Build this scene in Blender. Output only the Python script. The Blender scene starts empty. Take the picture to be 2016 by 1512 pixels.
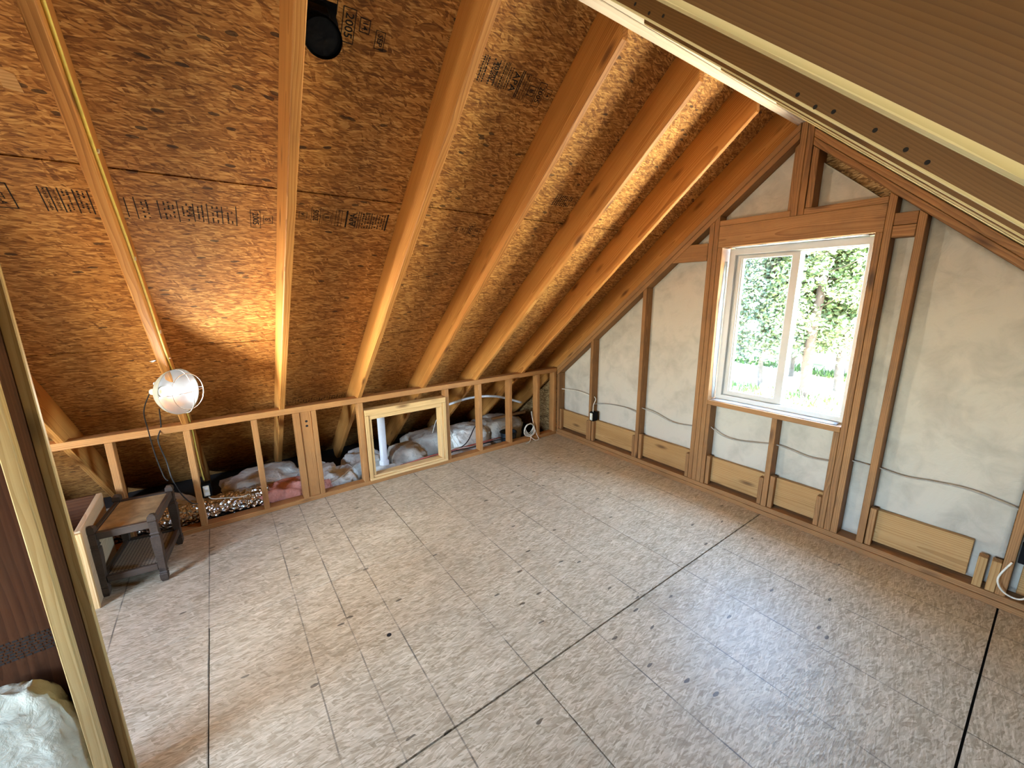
import bpy, bmesh, math, random
from mathutils import Vector, Matrix, noise
random.seed(7)
C = bpy.context.scene.collection
scene = bpy.context.scene
V = Vector

# ------------------------------------------------------------------ camera
cam_d = bpy.data.cameras.new('camera'); cam = bpy.data.objects.new('camera', cam_d); C.objects.link(cam)
CP = V((-3.26291, -3.57355, 1.71266))
RX = V((0.808594, -0.588280, -0.010107)); DN = V((-0.135742, -0.169809, -0.976084)); FW = V((0.572494, 0.790628, -0.217161))
cam.matrix_world = Matrix(((RX.x, -DN.x, -FW.x, CP.x), (RX.y, -DN.y, -FW.y, CP.y), (RX.z, -DN.z, -FW.z, CP.z), (0, 0, 0, 1)))
cam_d.sensor_fit = 'HORIZONTAL'; cam_d.sensor_width = 36; cam_d.lens = 14.2056; cam_d.clip_start = 0.02; cam_d.clip_end = 500
scene.camera = cam

# ------------------------------------------------------------------ world, sun, daylight, exposure
w = bpy.data.worlds.new('world'); scene.world = w; w.use_nodes = True
nt = w.node_tree; nt.nodes.clear()
sky = nt.nodes.new('ShaderNodeTexSky'); sky.sky_type = 'NISHITA'; sky.sun_disc = False
sky.sun_elevation = math.radians(52); sky.sun_rotation = math.radians(200)
bg = nt.nodes.new('ShaderNodeBackground'); bg.inputs['Strength'].default_value = 15.0
wo = nt.nodes.new('ShaderNodeOutputWorld')
nt.links.new(sky.outputs[0], bg.inputs[0]); nt.links.new(bg.outputs[0], wo.inputs[0])
sun_d = bpy.data.lights.new('sun', 'SUN'); sun = bpy.data.objects.new('sun', sun_d); C.objects.link(sun)
sun_d.energy = 650; sun_d.angle = math.radians(0.6); sun_d.color = (1, 0.94, 0.84)
sun.rotation_euler = V((0.20, 0.62, -0.80)).to_track_quat('-Z', 'Y').to_euler()
def window_light(name, loc, size, aim, energy, portal, color=(1, 1, 1)):
    d = bpy.data.lights.new(name, 'AREA'); d.shape = 'RECTANGLE'; d.size, d.size_y = size; d.energy = energy; d.color = color
    o = bpy.data.objects.new(name, d); C.objects.link(o); o.location = loc
    o.rotation_euler = V(aim).to_track_quat('-Z', 'Y').to_euler()
    if portal: d.cycles.is_portal = True
    return o
window_light('window_portal', (0.20, -2.32, 1.44), (0.9, 1.2), (-1, 0, 0), 1, True)
# daylight entering by the window of the opposite gable, behind the camera
window_light('opposite_window_daylight', (-6.86, -2.75, 1.35), (1.5, 1.15), (1, 0, 0), 8, False, (0.93, 1.0, 0.94))
vs = scene.view_settings
vs.view_transform = 'Standard'; vs.look = 'None'; vs.gamma = 1; vs.use_curve_mapping = False; vs.exposure = 0.05
cy = scene.cycles
cy.use_denoising = True; cy.use_adaptive_sampling = True; cy.adaptive_threshold = .035; cy.adaptive_min_samples = 16; cy.max_bounces = 7; cy.diffuse_bounces = 4; cy.glossy_bounces = 3; cy.transparent_max_bounces = 12
cy.sample_clamp_indirect = 12; cy.caustics_reflective = False; cy.caustics_refractive = False
try: cy.use_guiding = True
except Exception: pass

# ------------------------------------------------------------------ materials
def new_mat(name):
    m = bpy.data.materials.new(name); m.use_nodes = True
    nt = m.node_tree; nt.nodes.clear()
    out = nt.nodes.new('ShaderNodeOutputMaterial'); b = nt.nodes.new('ShaderNodeBsdfPrincipled')
    nt.links.new(b.outputs[0], out.inputs[0])
    return m, nt, b
class NB:
    """small node-building helper"""
    def __init__(s, nt): s.nt = nt
    def n(s, t, **kw):
        x = s.nt.nodes.new(t)
        for k, v in kw.items(): setattr(x, k, v)
        return x
    def put(s, node, key, v):
        i = node.inputs[key]
        if hasattr(v, 'is_output') or hasattr(v, 'links'): s.nt.links.new(v, i)
        else: i.default_value = v
    def math(s, op, a, b=0.0, c=None):
        x = s.n('ShaderNodeMath', operation=op); s.put(x, 0, a); s.put(x, 1, b)
        if c is not None: s.put(x, 2, c)
        return x.outputs[0]
    def mapping(s, vec, rot=(0, 0, 0), scale=(1, 1, 1), loc=(0, 0, 0)):
        x = s.n('ShaderNodeMapping'); s.put(x, 'Vector', vec)
        x.inputs['Rotation'].default_value = rot; x.inputs['Scale'].default_value = scale; x.inputs['Location'].default_value = loc
        return x.outputs[0]
    def noise(s, vec, scale, detail=3, rough=.55, dist=0):
        x = s.n('ShaderNodeTexNoise'); s.put(x, 'Vector', vec); x.inputs['Scale'].default_value = scale
        x.inputs['Detail'].default_value = detail; x.inputs['Roughness'].default_value = rough; x.inputs['Distortion'].default_value = dist
        return x.outputs['Fac']
    def mix(s, f, a, b):
        x = s.n('ShaderNodeMix', data_type='RGBA'); s.put(x, 0, f); s.put(x, 6, a); s.put(x, 7, b); return x.outputs[2]
    def mixf(s, f, a, b):
        x = s.n('ShaderNodeMix', data_type='FLOAT'); s.put(x, 0, f); s.put(x, 2, a); s.put(x, 3, b); return x.outputs[0]
    def ramp(s, f, stops):
        x = s.n('ShaderNodeValToRGB'); s.put(x, 0, f); e = x.color_ramp.elements
        while len(e) < len(stops): e.new(0.5)
        for el, (p, c) in zip(e, stops): el.position = p; el.color = c if len(c) == 4 else (*c, 1)
        return x.outputs[0]
    def bump(s, h, strength, dist):
        x = s.n('ShaderNodeBump'); s.put(x, 'Height', h); x.inputs['Strength'].default_value = strength; x.inputs['Distance'].default_value = dist
        return x.outputs[0]
def osb_mat(name, cols, lines=False, grime=0.0, rough=.75, fleck=.965, fl=1.0):
    m, nt, b = new_mat(name); q = NB(nt)
    tc = q.n('ShaderNodeTexCoord').outputs['Object']; oi = q.n('ShaderNodeObjectInfo')
    off = q.n('ShaderNodeVectorMath', operation='MULTIPLY'); cx = q.n('ShaderNodeCombineXYZ')
    q.put(cx, 0, oi.outputs['Random']); q.put(cx, 1, oi.outputs['Random']); q.put(off, 0, cx.outputs[0]); off.inputs[1].default_value = (17, 9, 0)
    ad = q.n('ShaderNodeVectorMath', operation='ADD'); q.put(ad, 0, tc); q.put(ad, 1, off.outputs[0])
    nz = q.n('ShaderNodeTexNoise'); q.put(nz, 'Vector', ad.outputs[0]); nz.inputs['Scale'].default_value = 14; nz.inputs['Detail'].default_value = 2
    ds = q.n('ShaderNodeVectorMath', operation='MULTIPLY_ADD'); q.put(ds, 0, nz.outputs['Color']); ds.inputs[1].default_value = (.02, .02, 0); q.put(ds, 2, ad.outputs[0])
    base = ds.outputs[0]
    shade = None; edges = None
    for i, (th, ln, wd, thr) in enumerate(((.10, .060, .0100, 0), (-.42, .075, .0120, .48), (.50, .055, .0095, .55), (-.05, .090, .0130, .72), (1.15, .045, .0100, .85), (.20, .030, .0055, .55))[:6 if fl == 1 else 5]):
        v = q.mapping(base, rot=(0, 0, th)); v = q.mapping(v, scale=(1 / ln, 1 / wd, 1), loc=(i * 3.3, i * 7.7, 0))
        if fl != 1: v = q.mapping(v, scale=(1 / fl, 1 / fl, 1))
        vo = q.n('ShaderNodeTexVoronoi', voronoi_dimensions='2D', feature='F1'); q.put(vo, 'Vector', v); vo.inputs['Scale'].default_value = 1
        sp = q.n('ShaderNodeSeparateColor'); q.put(sp, 0, vo.outputs['Color'])
        rim = q.math('MULTIPLY', q.math('POWER', vo.outputs['Distance'], 3), .30)
        sv = q.math('SUBTRACT', sp.outputs[0], rim)
        if shade is None: shade = sv
        else:
            mk = q.math('GREATER_THAN', sp.outputs[1], thr)
            shade = q.mixf(mk, shade, sv)
    v = q.mapping(q.mapping(base, rot=(0, 0, -.18)), scale=(1 / .050, 1 / .0042, 1), loc=(31, 17, 0))
    vo = q.n('ShaderNodeTexVoronoi', voronoi_dimensions='2D', feature='F1'); q.put(vo, 'Vector', v); vo.inputs['Scale'].default_value = 1
    sp = q.n('ShaderNodeSeparateColor'); q.put(sp, 0, vo.outputs['Color'])
    sl = q.math('SUBTRACT', q.math('MULTIPLY', q.math('GREATER_THAN', sp.outputs[0], .86), .38), q.math('MULTIPLY', q.math('LESS_THAN', sp.outputs[0], .10), .30))
    shade = q.math('ADD', shade, sl)
    fine = q.noise(q.mapping(base, rot=(0, 0, .06), scale=(16, 190, 1)), 1.5, 4, .7)
    big = q.noise(base, 1.7, 3)
    sh = q.math('ADD', q.math('MULTIPLY', shade, .56), q.math('ADD', q.math('MULTIPLY', fine, .52), q.math('MULTIPLY', big, .16)))
    sh = q.math('SUBTRACT', sh, .13)
    col = q.ramp(sh, cols)
    vo = q.n('ShaderNodeTexVoronoi', voronoi_dimensions='2D', feature='F1'); q.put(vo, 'Vector', q.mapping(base, rot=(0, 0, .3), scale=(22, 60, 1))); vo.inputs['Scale'].default_value = 1
    sp = q.n('ShaderNodeSeparateColor'); q.put(sp, 0, vo.outputs['Color'])
    dk = q.math('MULTIPLY', q.math('GREATER_THAN', sp.outputs[2], fleck), q.math('LESS_THAN', vo.outputs['Distance'], .42))
    col = q.mix(q.math('MULTIPLY', dk, .75), col, (.02, .012, .008, 1))
    if grime:
        g = q.noise(tc, 2.3, 6, .7); g = q.ramp(g, ((.46, (0, 0, 0)), (.72, (1, 1, 1))))
        col = q.mix(q.math('MULTIPLY', g, grime), col, (.10, .085, .07, 1))
    if lines:
        sx = q.n('ShaderNodeSeparateXYZ'); q.put(sx, 0, tc)
        xx = q.math('ADD', sx.outputs[0], q.math('MULTIPLY', q.math('SUBTRACT', q.noise(tc, 3, 2), .5), .006))
        fr = q.math('ABSOLUTE', q.math('SUBTRACT', q.math('FRACT', q.math('DIVIDE', q.math('ADD', xx, 40.640 + 3.512), .4064)), 0.0))
        d1 = q.math('MINIMUM', fr, q.math('SUBTRACT', 1.0, fr))
        l1 = q.math('LESS_THAN', d1, .0075)
        l2 = q.math('LESS_THAN', q.math('ABSOLUTE', q.math('ADD', xx, 2.905)), .003)
        ln = q.math('MULTIPLY', q.math('MAXIMUM', l1, l2), q.ramp(q.noise(q.mapping(tc, scale=(1, 1, 1)), 5, 5, .7), ((.38, (.18, .18, .18)), (.60, (.80, .80, .80)))))
        col = q.mix(ln, col, (.07, .06, .05, 1))
    q.put(b, 'Base Color', col); b.inputs['Roughness'].default_value = rough
    q.put(b, 'Normal', q.bump(q.noise(q.mapping(tc, scale=(14, 90, 1)), 1.5, 2, .6), .35, .003))
    b.inputs['Specular IOR Level'].default_value = .35
    return m
def wood_mat(name, dark, mid, light, ring=.0075, rough=.6, knots=True, grime=0.0, spec=.3):
    m, nt, b = new_mat(name); q = NB(nt)
    tc = q.n('ShaderNodeTexCoord').outputs['Object']; oi = q.n('ShaderNodeObjectInfo')
    cx = q.n('ShaderNodeCombineXYZ'); r = oi.outputs['Random']
    q.put(cx, 0, q.math('MULTIPLY', r, 31)); q.put(cx, 1, q.math('SUBTRACT', q.math('MULTIPLY', q.math('FRACT', q.math('MULTIPLY', r, 7.13)), .16), .08)); q.put(cx, 2, q.math('ADD', q.math('MULTIPLY', q.math('FRACT', q.math('MULTIPLY', r, 17.7)), .10), .02))
    ad = q.n('ShaderNodeVectorMath', operation='ADD'); q.put(ad, 0, tc); q.put(ad, 1, cx.outputs[0])
    sx = q.n('ShaderNodeSeparateXYZ'); q.put(sx, 0, ad.outputs[0])
    wob = q.noise(q.mapping(ad.outputs[0], scale=(1.1, 3, 3)), 1.3, 2)
    rr = q.math('SQRT', q.math('ADD', q.math('POWER', q.math('ABSOLUTE', sx.outputs[1]), 2), q.math('POWER', q.math('ABSOLUTE', sx.outputs[2]), 2)))
    rr = q.math('ADD', rr, q.math('MULTIPLY', wob, .045))
    rg = q.math('FRACT', q.math('DIVIDE', rr, ring))
    rg = q.math('POWER', rg, 1.6)
    fib = q.noise(q.mapping(ad.outputs[0], scale=(3, 160, 160)), 1.0, 3, .6)
    big = q.noise(q.mapping(ad.outputs[0], scale=(.8, 9, 9)), 1.0, 2)
    t = q.math('ADD', q.math('MULTIPLY', rg, .30), q.math('ADD', q.math('MULTIPLY', fib, .38), q.math('MULTIPLY', big, .42)))
    t = q.math('ADD', t, q.math('MULTIPLY', q.math('SUBTRACT', q.math('FRACT', q.math('MULTIPLY', r, 3.7)), .5), .16))
    col = q.ramp(t, ((.28, light), (.55, mid), (.88, dark)))
    if knots:
        vo = q.n('ShaderNodeTexVoronoi', feature='F1'); q.put(vo, 'Vector', q.mapping(ad.outputs[0], scale=(3.2, 11, 11))); vo.inputs['Scale'].default_value = 1
        sp = q.n('ShaderNodeSeparateColor'); q.put(sp, 0, vo.outputs['Color'])
        k = q.math('MULTIPLY', q.math('GREATER_THAN', sp.outputs[0], .62), q.ramp(vo.outputs['Distance'], ((.08, (1, 1, 1)), (.26, (0, 0, 0)))))
        col = q.mix(q.math('MULTIPLY', k, .8), col, (dark[0] * .35, dark[1] * .28, dark[2] * .25, 1))
    if grime:
        g = q.ramp(q.noise(tc, 4, 5, .7), ((.45, (0, 0, 0)), (.75, (1, 1, 1))))
        col = q.mix(q.math('MULTIPLY', g, grime), col, (.06, .04, .025, 1))
    q.put(b, 'Base Color', col); b.inputs['Roughness'].default_value = rough; b.inputs['Specular IOR Level'].default_value = spec
    q.put(b, 'Normal', q.bump(q.noise(q.mapping(tc, scale=(3, 120, 120)), 1.0, 1, .6), .15, .002))
    return m
def plain(name, col, rough=.6, metal=0.0, bump=0.0, bscale=40, var=.12, spec=.4):
    m, nt, b = new_mat(name); q = NB(nt)
    tc = q.n('ShaderNodeTexCoord').outputs['Object']
    f = q.noise(tc, bscale, 4, .6)
    c0 = tuple(x * (1 - var) for x in col); c1 = tuple(min(1, x * (1 + var)) for x in col)
    q.put(b, 'Base Color', q.ramp(f, ((.3, c0), (.7, c1))))
    b.inputs['Roughness'].default_value = rough; b.inputs['Metallic'].default_value = metal; b.inputs['Specular IOR Level'].default_value = spec
    if bump: q.put(b, 'Normal', q.bump(f, bump, .01))
    return m
def emit(name, col, s):
    m = bpy.data.materials.new(name); m.use_nodes = True; nt = m.node_tree; nt.nodes.clear()
    o = nt.nodes.new('ShaderNodeOutputMaterial'); e = nt.nodes.new('ShaderNodeEmission'); e.inputs[0].default_value = (*col, 1); e.inputs[1].default_value = s
    nt.links.new(e.outputs[0], o.inputs[0]); return m
def glass_mat(name):
    m = bpy.data.materials.new(name); m.use_nodes = True; nt = m.node_tree; nt.nodes.clear()
    o = nt.nodes.new('ShaderNodeOutputMaterial'); t = nt.nodes.new('ShaderNodeBsdfTransparent'); g = nt.nodes.new('ShaderNodeBsdfGlossy')
    t.inputs[0].default_value = (.93, .96, .94, 1); g.inputs['Roughness'].default_value = .02
    mx = nt.nodes.new('ShaderNodeMixShader'); mx.inputs[0].default_value = .05
    nt.links.new(t.outputs[0], mx.inputs[1]); nt.links.new(g.outputs[0], mx.inputs[2]); nt.links.new(mx.outputs[0], o.inputs[0]); return m
M = {}
M['osb_roof'] = osb_mat('osb_roof', ((.12, (.17, .064, .014)), (.38, (.34, .146, .034)), (.60, (.52, .250, .064)), (.88, (.76, .450, .145))), grime=.12, fleck=.984)
M['osb_floor'] = osb_mat('osb_floor', ((.12, (.30, .235, .145)), (.40, (.44, .360, .240)), (.65, (.55, .465, .325)), (.90, (.67, .585, .43))), lines=True, grime=.18, rough=.42, fleck=.996, fl=1.0)
M['osb_wall'] = osb_mat('osb_wall', ((.2, (.12, .06, .02)), (.45, (.30, .17, .06)), (.65, (.45, .28, .11)), (.9, (.62, .44, .22))))
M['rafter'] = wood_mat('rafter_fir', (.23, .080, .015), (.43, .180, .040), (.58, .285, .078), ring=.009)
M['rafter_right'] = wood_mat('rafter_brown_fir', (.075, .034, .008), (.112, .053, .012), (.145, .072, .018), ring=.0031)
M['lit_underside'] = wood_mat('rafter_lit_underside', (.34, .28, .12), (.46, .39, .19), (.54, .47, .25), ring=.006, knots=False)  # pale wood colour standing in for window light on the rafter undersides
M['stud'] = wood_mat('stud_fir', (.12, .052, .018), (.26, .122, .042), (.38, .20, .078), grime=.3)
M['knee'] = wood_mat('knee_wall_fir', (.19, .075, .021), (.35, .150, .044), (.48, .240, .082), grime=.25)
M['pine'] = wood_mat('clean_pine', (.40, .21, .07), (.62, .38, .15), (.76, .52, .25), ring=.011)
M['ridge'] = wood_mat('ridge_laminate', (.58, .47, .36), (.70, .60, .48), (.78, .69, .58), ring=.02, knots=False)
M['post'] = wood_mat('partition_pine', (.22, .125, .036), (.37, .235, .085), (.46, .32, .135), ring=.012)
M['redboard'] = wood_mat('red_brown_board', (.035, .012, .005), (.056, .020, .008), (.080, .030, .012), ring=.02, grime=.2, spec=.1)
M['rim'] = wood_mat('rim_board_pine', (.21, .105, .032), (.36, .195, .068), (.46, .285, .115), ring=.012, grime=.15)
M['oldwood'] = wood_mat('old_dark_wood', (.022, .013, .008), (.05, .031, .020), (.10, .066, .044), rough=.5, grime=.4)
M['ink'] = plain('stamp_ink', (.012, .010, .009), .9)
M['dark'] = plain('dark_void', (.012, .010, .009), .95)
M['vinyl'] = plain('white_vinyl', (.58, .59, .58), .35, var=.03, bscale=8)
M['wrap'] = plain('house_wrap', (.42, .46, .50), .4, bump=.4, bscale=18, var=.1)
M['glass'] = glass_mat('window_glass')
M['black'] = plain('black_plastic', (.004, .004, .005), .6, spec=.08)
M['blackwire'] = plain('black_cord', (.015, .013, .012), .5)
M['whitewire'] = plain('white_cable', (.70, .66, .56), .5)
M['yellowwire'] = plain('yellow_cable', (.62, .50, .10), .5)
M['greycable'] = plain('grey_cable', (.30, .28, .25), .5)
M['pvc'] = plain('white_pvc', (.66, .67, .68), .35, var=.03)
M['conduit'] = plain('pale_blue_pipe', (.62, .68, .76), .35, var=.05)
M['copper'] = plain('red_copper_pipe', (.40, .10, .07), .4)
M['alu'] = plain('spun_aluminium', (.86, .87, .88), .28, metal=1.0, bump=.03, bscale=25, var=.03)
M['alu_out'] = plain('aluminium_outside', (.36, .34, .27), .6, metal=.0, var=.05)
M['steelwire'] = plain('bright_wire', (.8, .8, .8), .25, metal=1.0)
M['cream'] = plain('cream_plastic', (.70, .66, .52), .4)
M['tag'] = plain('paper_white', (.8, .8, .78), .7)
def batt_mat(name, col, bs, bstr, wr=True):
    m, nt, b = new_mat(name); q = NB(nt)
    tc = q.n('ShaderNodeTexCoord').outputs['Object']; gp = q.n('ShaderNodeNewGeometry').outputs['Position']
    f = q.noise(gp, bs, 5, .62, .6); f2 = q.noise(gp, bs * .22, 3, .5, 1.0)
    d = tuple(x * .72 for x in col)
    q.put(b, 'Base Color', q.ramp(q.math('ADD', q.math('MULTIPLY', f, .4), q.math('MULTIPLY', f2, .6)), ((.34, d), (.56, col))))
    b.inputs['Roughness'].default_value = .85; b.inputs['Specular IOR Level'].default_value = .15
    q.put(b, 'Normal', q.bump(q.math('ADD', q.math('MULTIPLY', f, .35), f2), bstr, .02)); return m
M['facing'] = batt_mat('white_batt_facing', (.50, .465, .395), 9, .8)
M['fluff'] = batt_mat('white_fibreglass', (.80, .80, .74), 42, .9)
M['fluff_grey'] = batt_mat('dusty_fibreglass', (.54, .51, .44), 38, .9)
M['fluff_cream'] = batt_mat('cream_fibreglass', (.54, .52, .40), 22, .9)
M['pinkfluff'] = batt_mat('pink_fibreglass', (.74, .34, .27), 45, .9)
def foil_mat():
    m, nt, b = new_mat('crinkled_foil'); q = NB(nt)
    tc = q.n('ShaderNodeTexCoord').outputs['Object']
    v = q.n('ShaderNodeTexVoronoi', feature='F1'); q.put(v, 'Vector', tc); v.inputs['Scale'].default_value = 42
    b.inputs['Base Color'].default_value = (.75, .74, .72, 1); b.inputs['Metallic'].default_value = 1; b.inputs['Roughness'].default_value = .22
    q.put(b, 'Normal', q.bump(q.math('ADD', v.outputs['Distance'], q.noise(tc, 20, 3)), .9, .02)); return m
M['foil'] = foil_mat()
def cane_mat():
    m, nt, b = new_mat('woven_cane'); q = NB(nt)
    tc = q.n('ShaderNodeTexCoord').outputs['Object']; sx = q.n('ShaderNodeSeparateXYZ'); q.put(sx, 0, tc)
    a = q.math('SINE', q.math('MULTIPLY', sx.outputs[0], 2 * math.pi / .018)); c = q.math('SINE', q.math('MULTIPLY', sx.outputs[1], 2 * math.pi / .014))
    h = q.math('MULTIPLY', a, c); hole = q.math('GREATER_THAN', q.math('ADD', a, q.math('MULTIPLY', c, .5)), .85)
    q.put(b, 'Base Color', q.mix(hole, (.26, .22, .16, 1), (.03, .022, .015, 1))); b.inputs['Roughness'].default_value = .7
    q.put(b, 'Normal', q.bump(h, .5, .004)); return m
M['cane'] = cane_mat()
M['canvas'] = plain('stained_canvas', (.34, .25, .12), .85, bump=.3, bscale=14, var=.35)
M['bark'] = plain('pale_bark', (.026, .023, .021), .9, bump=.5, bscale=6, var=.4)
M['bark2'] = plain('brown_bark', (.030, .021, .015), .9, bump=.5, bscale=6, var=.4)
M['leaf1'] = plain('green_leaves', (.033, .056, .017), .6, bscale=1.4, var=.55)
M['leaf2'] = plain('blue_green_leaves', (.028, .049, .026), .6, bscale=1.4, var=.5)
M['grass'] = plain('bright_grass', (.022, .056, .004), .7, bscale=2, var=.4)
def ground_mat():
    m, nt, b = new_mat('dry_ground'); q = NB(nt)
    gp = q.n('ShaderNodeNewGeometry').outputs['Position']
    f = q.noise(q.mapping(gp, scale=(.55, .25, 1)), 1.0, 5, .6)
    q.put(b, 'Base Color', q.ramp(f, ((.30, (.10, .13, .035)), (.44, (.33, .28, .20)), (.75, (.42, .35, .28))))); b.inputs['Roughness'].default_value = .95
    return m
M['ground'] = ground_mat()
M['siding'] = plain('siding', (.30, .24, .18), .8)

# ------------------------------------------------------------------ geometry helpers
def tag(o, label=None, cat=None, kind=None, group=None):
    if label: o['label'] = label
    if cat: o['category'] = cat
    if kind: o['kind'] = kind
    if group: o['group'] = group
    return o
def root(name, loc, label, cat, kind=None, group=None):
    o = bpy.data.objects.new(name, None); C.objects.link(o); o.location = loc; o.empty_display_size = .1
    return tag(o, label, cat, kind, group)
def link(name, me, mat, parent=None, matrix=None):
    o = bpy.data.objects.new(name, me); C.objects.link(o)
    if mat and not me.materials: me.materials.append(M[mat] if isinstance(mat, str) else mat)
    mw = matrix or Matrix.Identity(4)
    if parent:
        o.parent = parent
        pm = world_of(parent); o.matrix_parent_inverse = Matrix.Identity(4); o.matrix_basis = pm.inverted() @ mw
    else: o.matrix_basis = mw
    return o
def world_of(o):
    m = o.matrix_basis.copy()
    return world_of(o.parent) @ m if o.parent else m
def frame(X, Zh):
    X = V(X).normalized(); Z = (V(Zh) - X * V(Zh).dot(X)).normalized(); Y = Z.cross(X)
    return Matrix((X, Y, Z)).transposed()
def beam(name, a, b, wy, wz, zh, mat, parent=None, cut_a=None, cut_b=None, bevel=.0025):
    """a board from a to b along its centre line, local X along the grain; cut_* = (point, normal) of a sloped end cut"""
    a, b = V(a), V(b); R3 = frame(b - a, zh); L = (b - a).length; Mx = Matrix.Translation((a + b) / 2) @ R3.to_4x4()
    inv = Mx.inverted(); bm = bmesh.new(); vs = []
    for sx in (-1, 1):
        for sy, sz in ((-1, -1), (1, -1), (1, 1), (-1, 1)):
            p = V((sx * L / 2, sy * wy / 2, sz * wz / 2)); c = cut_a if sx < 0 else cut_b
            if c:
                q = inv @ V(c[0]); nn = R3.transposed() @ V(c[1])
                p.x = q.x - (nn.y * (p.y - q.y) + nn.z * (p.z - q.z)) / nn.x
            vs.append(bm.verts.new(p))
    for f in ((3, 2, 1, 0), (4, 5, 6, 7), (0, 1, 5, 4), (1, 2, 6, 5), (2, 3, 7, 6), (3, 0, 4, 7)): bm.faces.new([vs[i] for i in f])
    if bevel: bmesh.ops.bevel(bm, geom=list(bm.edges), offset=bevel, segments=1, affect='EDGES')
    bmesh.ops.recalc_face_normals(bm, faces=bm.faces)
    me = bpy.data.meshes.new(name); bm.to_mesh(me); bm.free()
    return link(name, me, mat, parent, Mx)
def box(name, x, y, z, mat, parent=None, grain='z', bevel=.0025):
    cx, cyy, cz = (x[0] + x[1]) / 2, (y[0] + y[1]) / 2, (z[0] + z[1]) / 2
    dx, dy, dz = abs(x[1] - x[0]), abs(y[1] - y[0]), abs(z[1] - z[0])
    if grain == 'x': return beam(name, (min(x), cyy, cz), (max(x), cyy, cz), dy, dz, (0, 0, 1), mat, parent, bevel=bevel)
    if grain == 'y': return beam(name, (cx, min(y), cz), (cx, max(y), cz), dx, dz, (0, 0, 1), mat, parent, bevel=bevel)
    return beam(name, (cx, cyy, min(z)), (cx, cyy, max(z)), dx, dy, (0, 1, 0), mat, parent, bevel=bevel)
def mesh_obj(name, verts, faces, mat, parent=None, matrix=None, smooth=False):
    me = bpy.data.meshes.new(name); me.from_pydata([tuple(v) for v in verts], [], faces); me.validate(); me.update()
    if smooth:
        for p in me.polygons: p.use_smooth = True
    return link(name, me, mat, parent, matrix)
def smooth_path(pts, n=8):
    pts = [V(p) for p in pts]
    if len(pts) < 3: return pts
    out = []
    for i in range(len(pts) - 1):
        p0 = pts[max(i - 1, 0)]; p1 = pts[i]; p2 = pts[i + 1]; p3 = pts[min(i + 2, len(pts) - 1)]
        for k in range(n):
            t = k / n
            out.append(.5 * ((2 * p1) + (p2 - p0) * t + (2 * p0 - 5 * p1 + 4 * p2 - p3) * t * t + (3 * p1 - p0 - 3 * p2 + p3) * t ** 3))
    out.append(pts[-1]); return out
def tube_geo(pts, r, seg=8, closed=False, radii=None):
    verts, faces = [], []; n = len(pts); up = V((.13, .21, .97))
    T = [((pts[(i + 1) % n] if closed or i < n - 1 else pts[i]) - (pts[i - 1] if closed or i > 0 else pts[i])).normalized() for i in range(n)]
    N = (up - T[0] * up.dot(T[0])).normalized()
    for i in range(n):
        N = (N - T[i] * N.dot(T[i])).normalized(); B = T[i].cross(N); rr = radii[i] if radii else r
        for k in range(seg):
            a = 2 * math.pi * k / seg; verts.append(pts[i] + (N * math.cos(a) + B * math.sin(a)) * rr)
    m = n if closed else n - 1
    for i in range(m):
        for k in range(seg):
            j = (i + 1) % n
            faces.append((i * seg + k, i * seg + (k + 1) % seg, j * seg + (k + 1) % seg, j * seg + k))
    if not closed: faces.append(tuple(reversed(range(seg)))); faces.append(tuple(range((n - 1) * seg, n * seg)))
    return verts, faces
def tube(name, pts, r, mat, parent=None, seg=8, closed=False, radii=None, n=8, smooth_pts=True):
    p = smooth_path(pts, n) if smooth_pts else [V(x) for x in pts]
    if closed and smooth_pts: p = p[:-1] if (p[0] - p[-1]).length < 1e-6 else p
    v, f = tube_geo(p, r, seg, closed, radii)
    return mesh_obj(name, v, f, mat, parent, smooth=True)
def lathe_geo(prof, seg=32):
    verts, faces = [], []
    for (h, r) in prof:
        for k in range(seg):
            a = 2 * math.pi * k / seg; verts.append(V((r * math.cos(a), r * math.sin(a), h)))
    for i in range(len(prof) - 1):
        for k in range(seg):
            faces.append((i * seg + k, i * seg + (k + 1) % seg, (i + 1) * seg + (k + 1) % seg, (i + 1) * seg + k))
    return verts, faces
def lathe(name, prof, matrix, mat, parent=None, seg=32):
    if seg == 4: prof = [(h, r * 1.3) for h, r in prof]
    v, f = lathe_geo(prof, seg); return mesh_obj(name, v, f, mat, parent, matrix, smooth=seg > 4)
def disc_bits(parts):
    v, f = [], []
    for pv, pf in parts:
        o = len(v); v += list(pv); f += [tuple(i + o for i in q) for q in pf]
    return v, f

# ------------------------------------------------------------------ layout constants (metres; gable wall face x=0, knee wall face y=0)
T = .8376; TR = .84; YR = -2.34; ZR = 2.7775
CS = 1 / math.hypot(1, T); UP = V((0, -CS, T * CS)); NO = V((0, T * CS, CS))       # up the roof slope / outwards
CSR = 1 / math.hypot(1, TR); UPR = V((0, CSR, TR * CSR)); NOR = V((0, -TR * CSR, CSR))
P0 = V((0, 0, .84)); P0R = V((0, YR, ZR)); RD = .215
def zl(y): return .84 - T * y
def zr_(y): return ZR - TR * (YR - y)
YS, YE = -4.80, 1.25      # right knee wall, eave
XB = -6.75                # opposite gable

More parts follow.
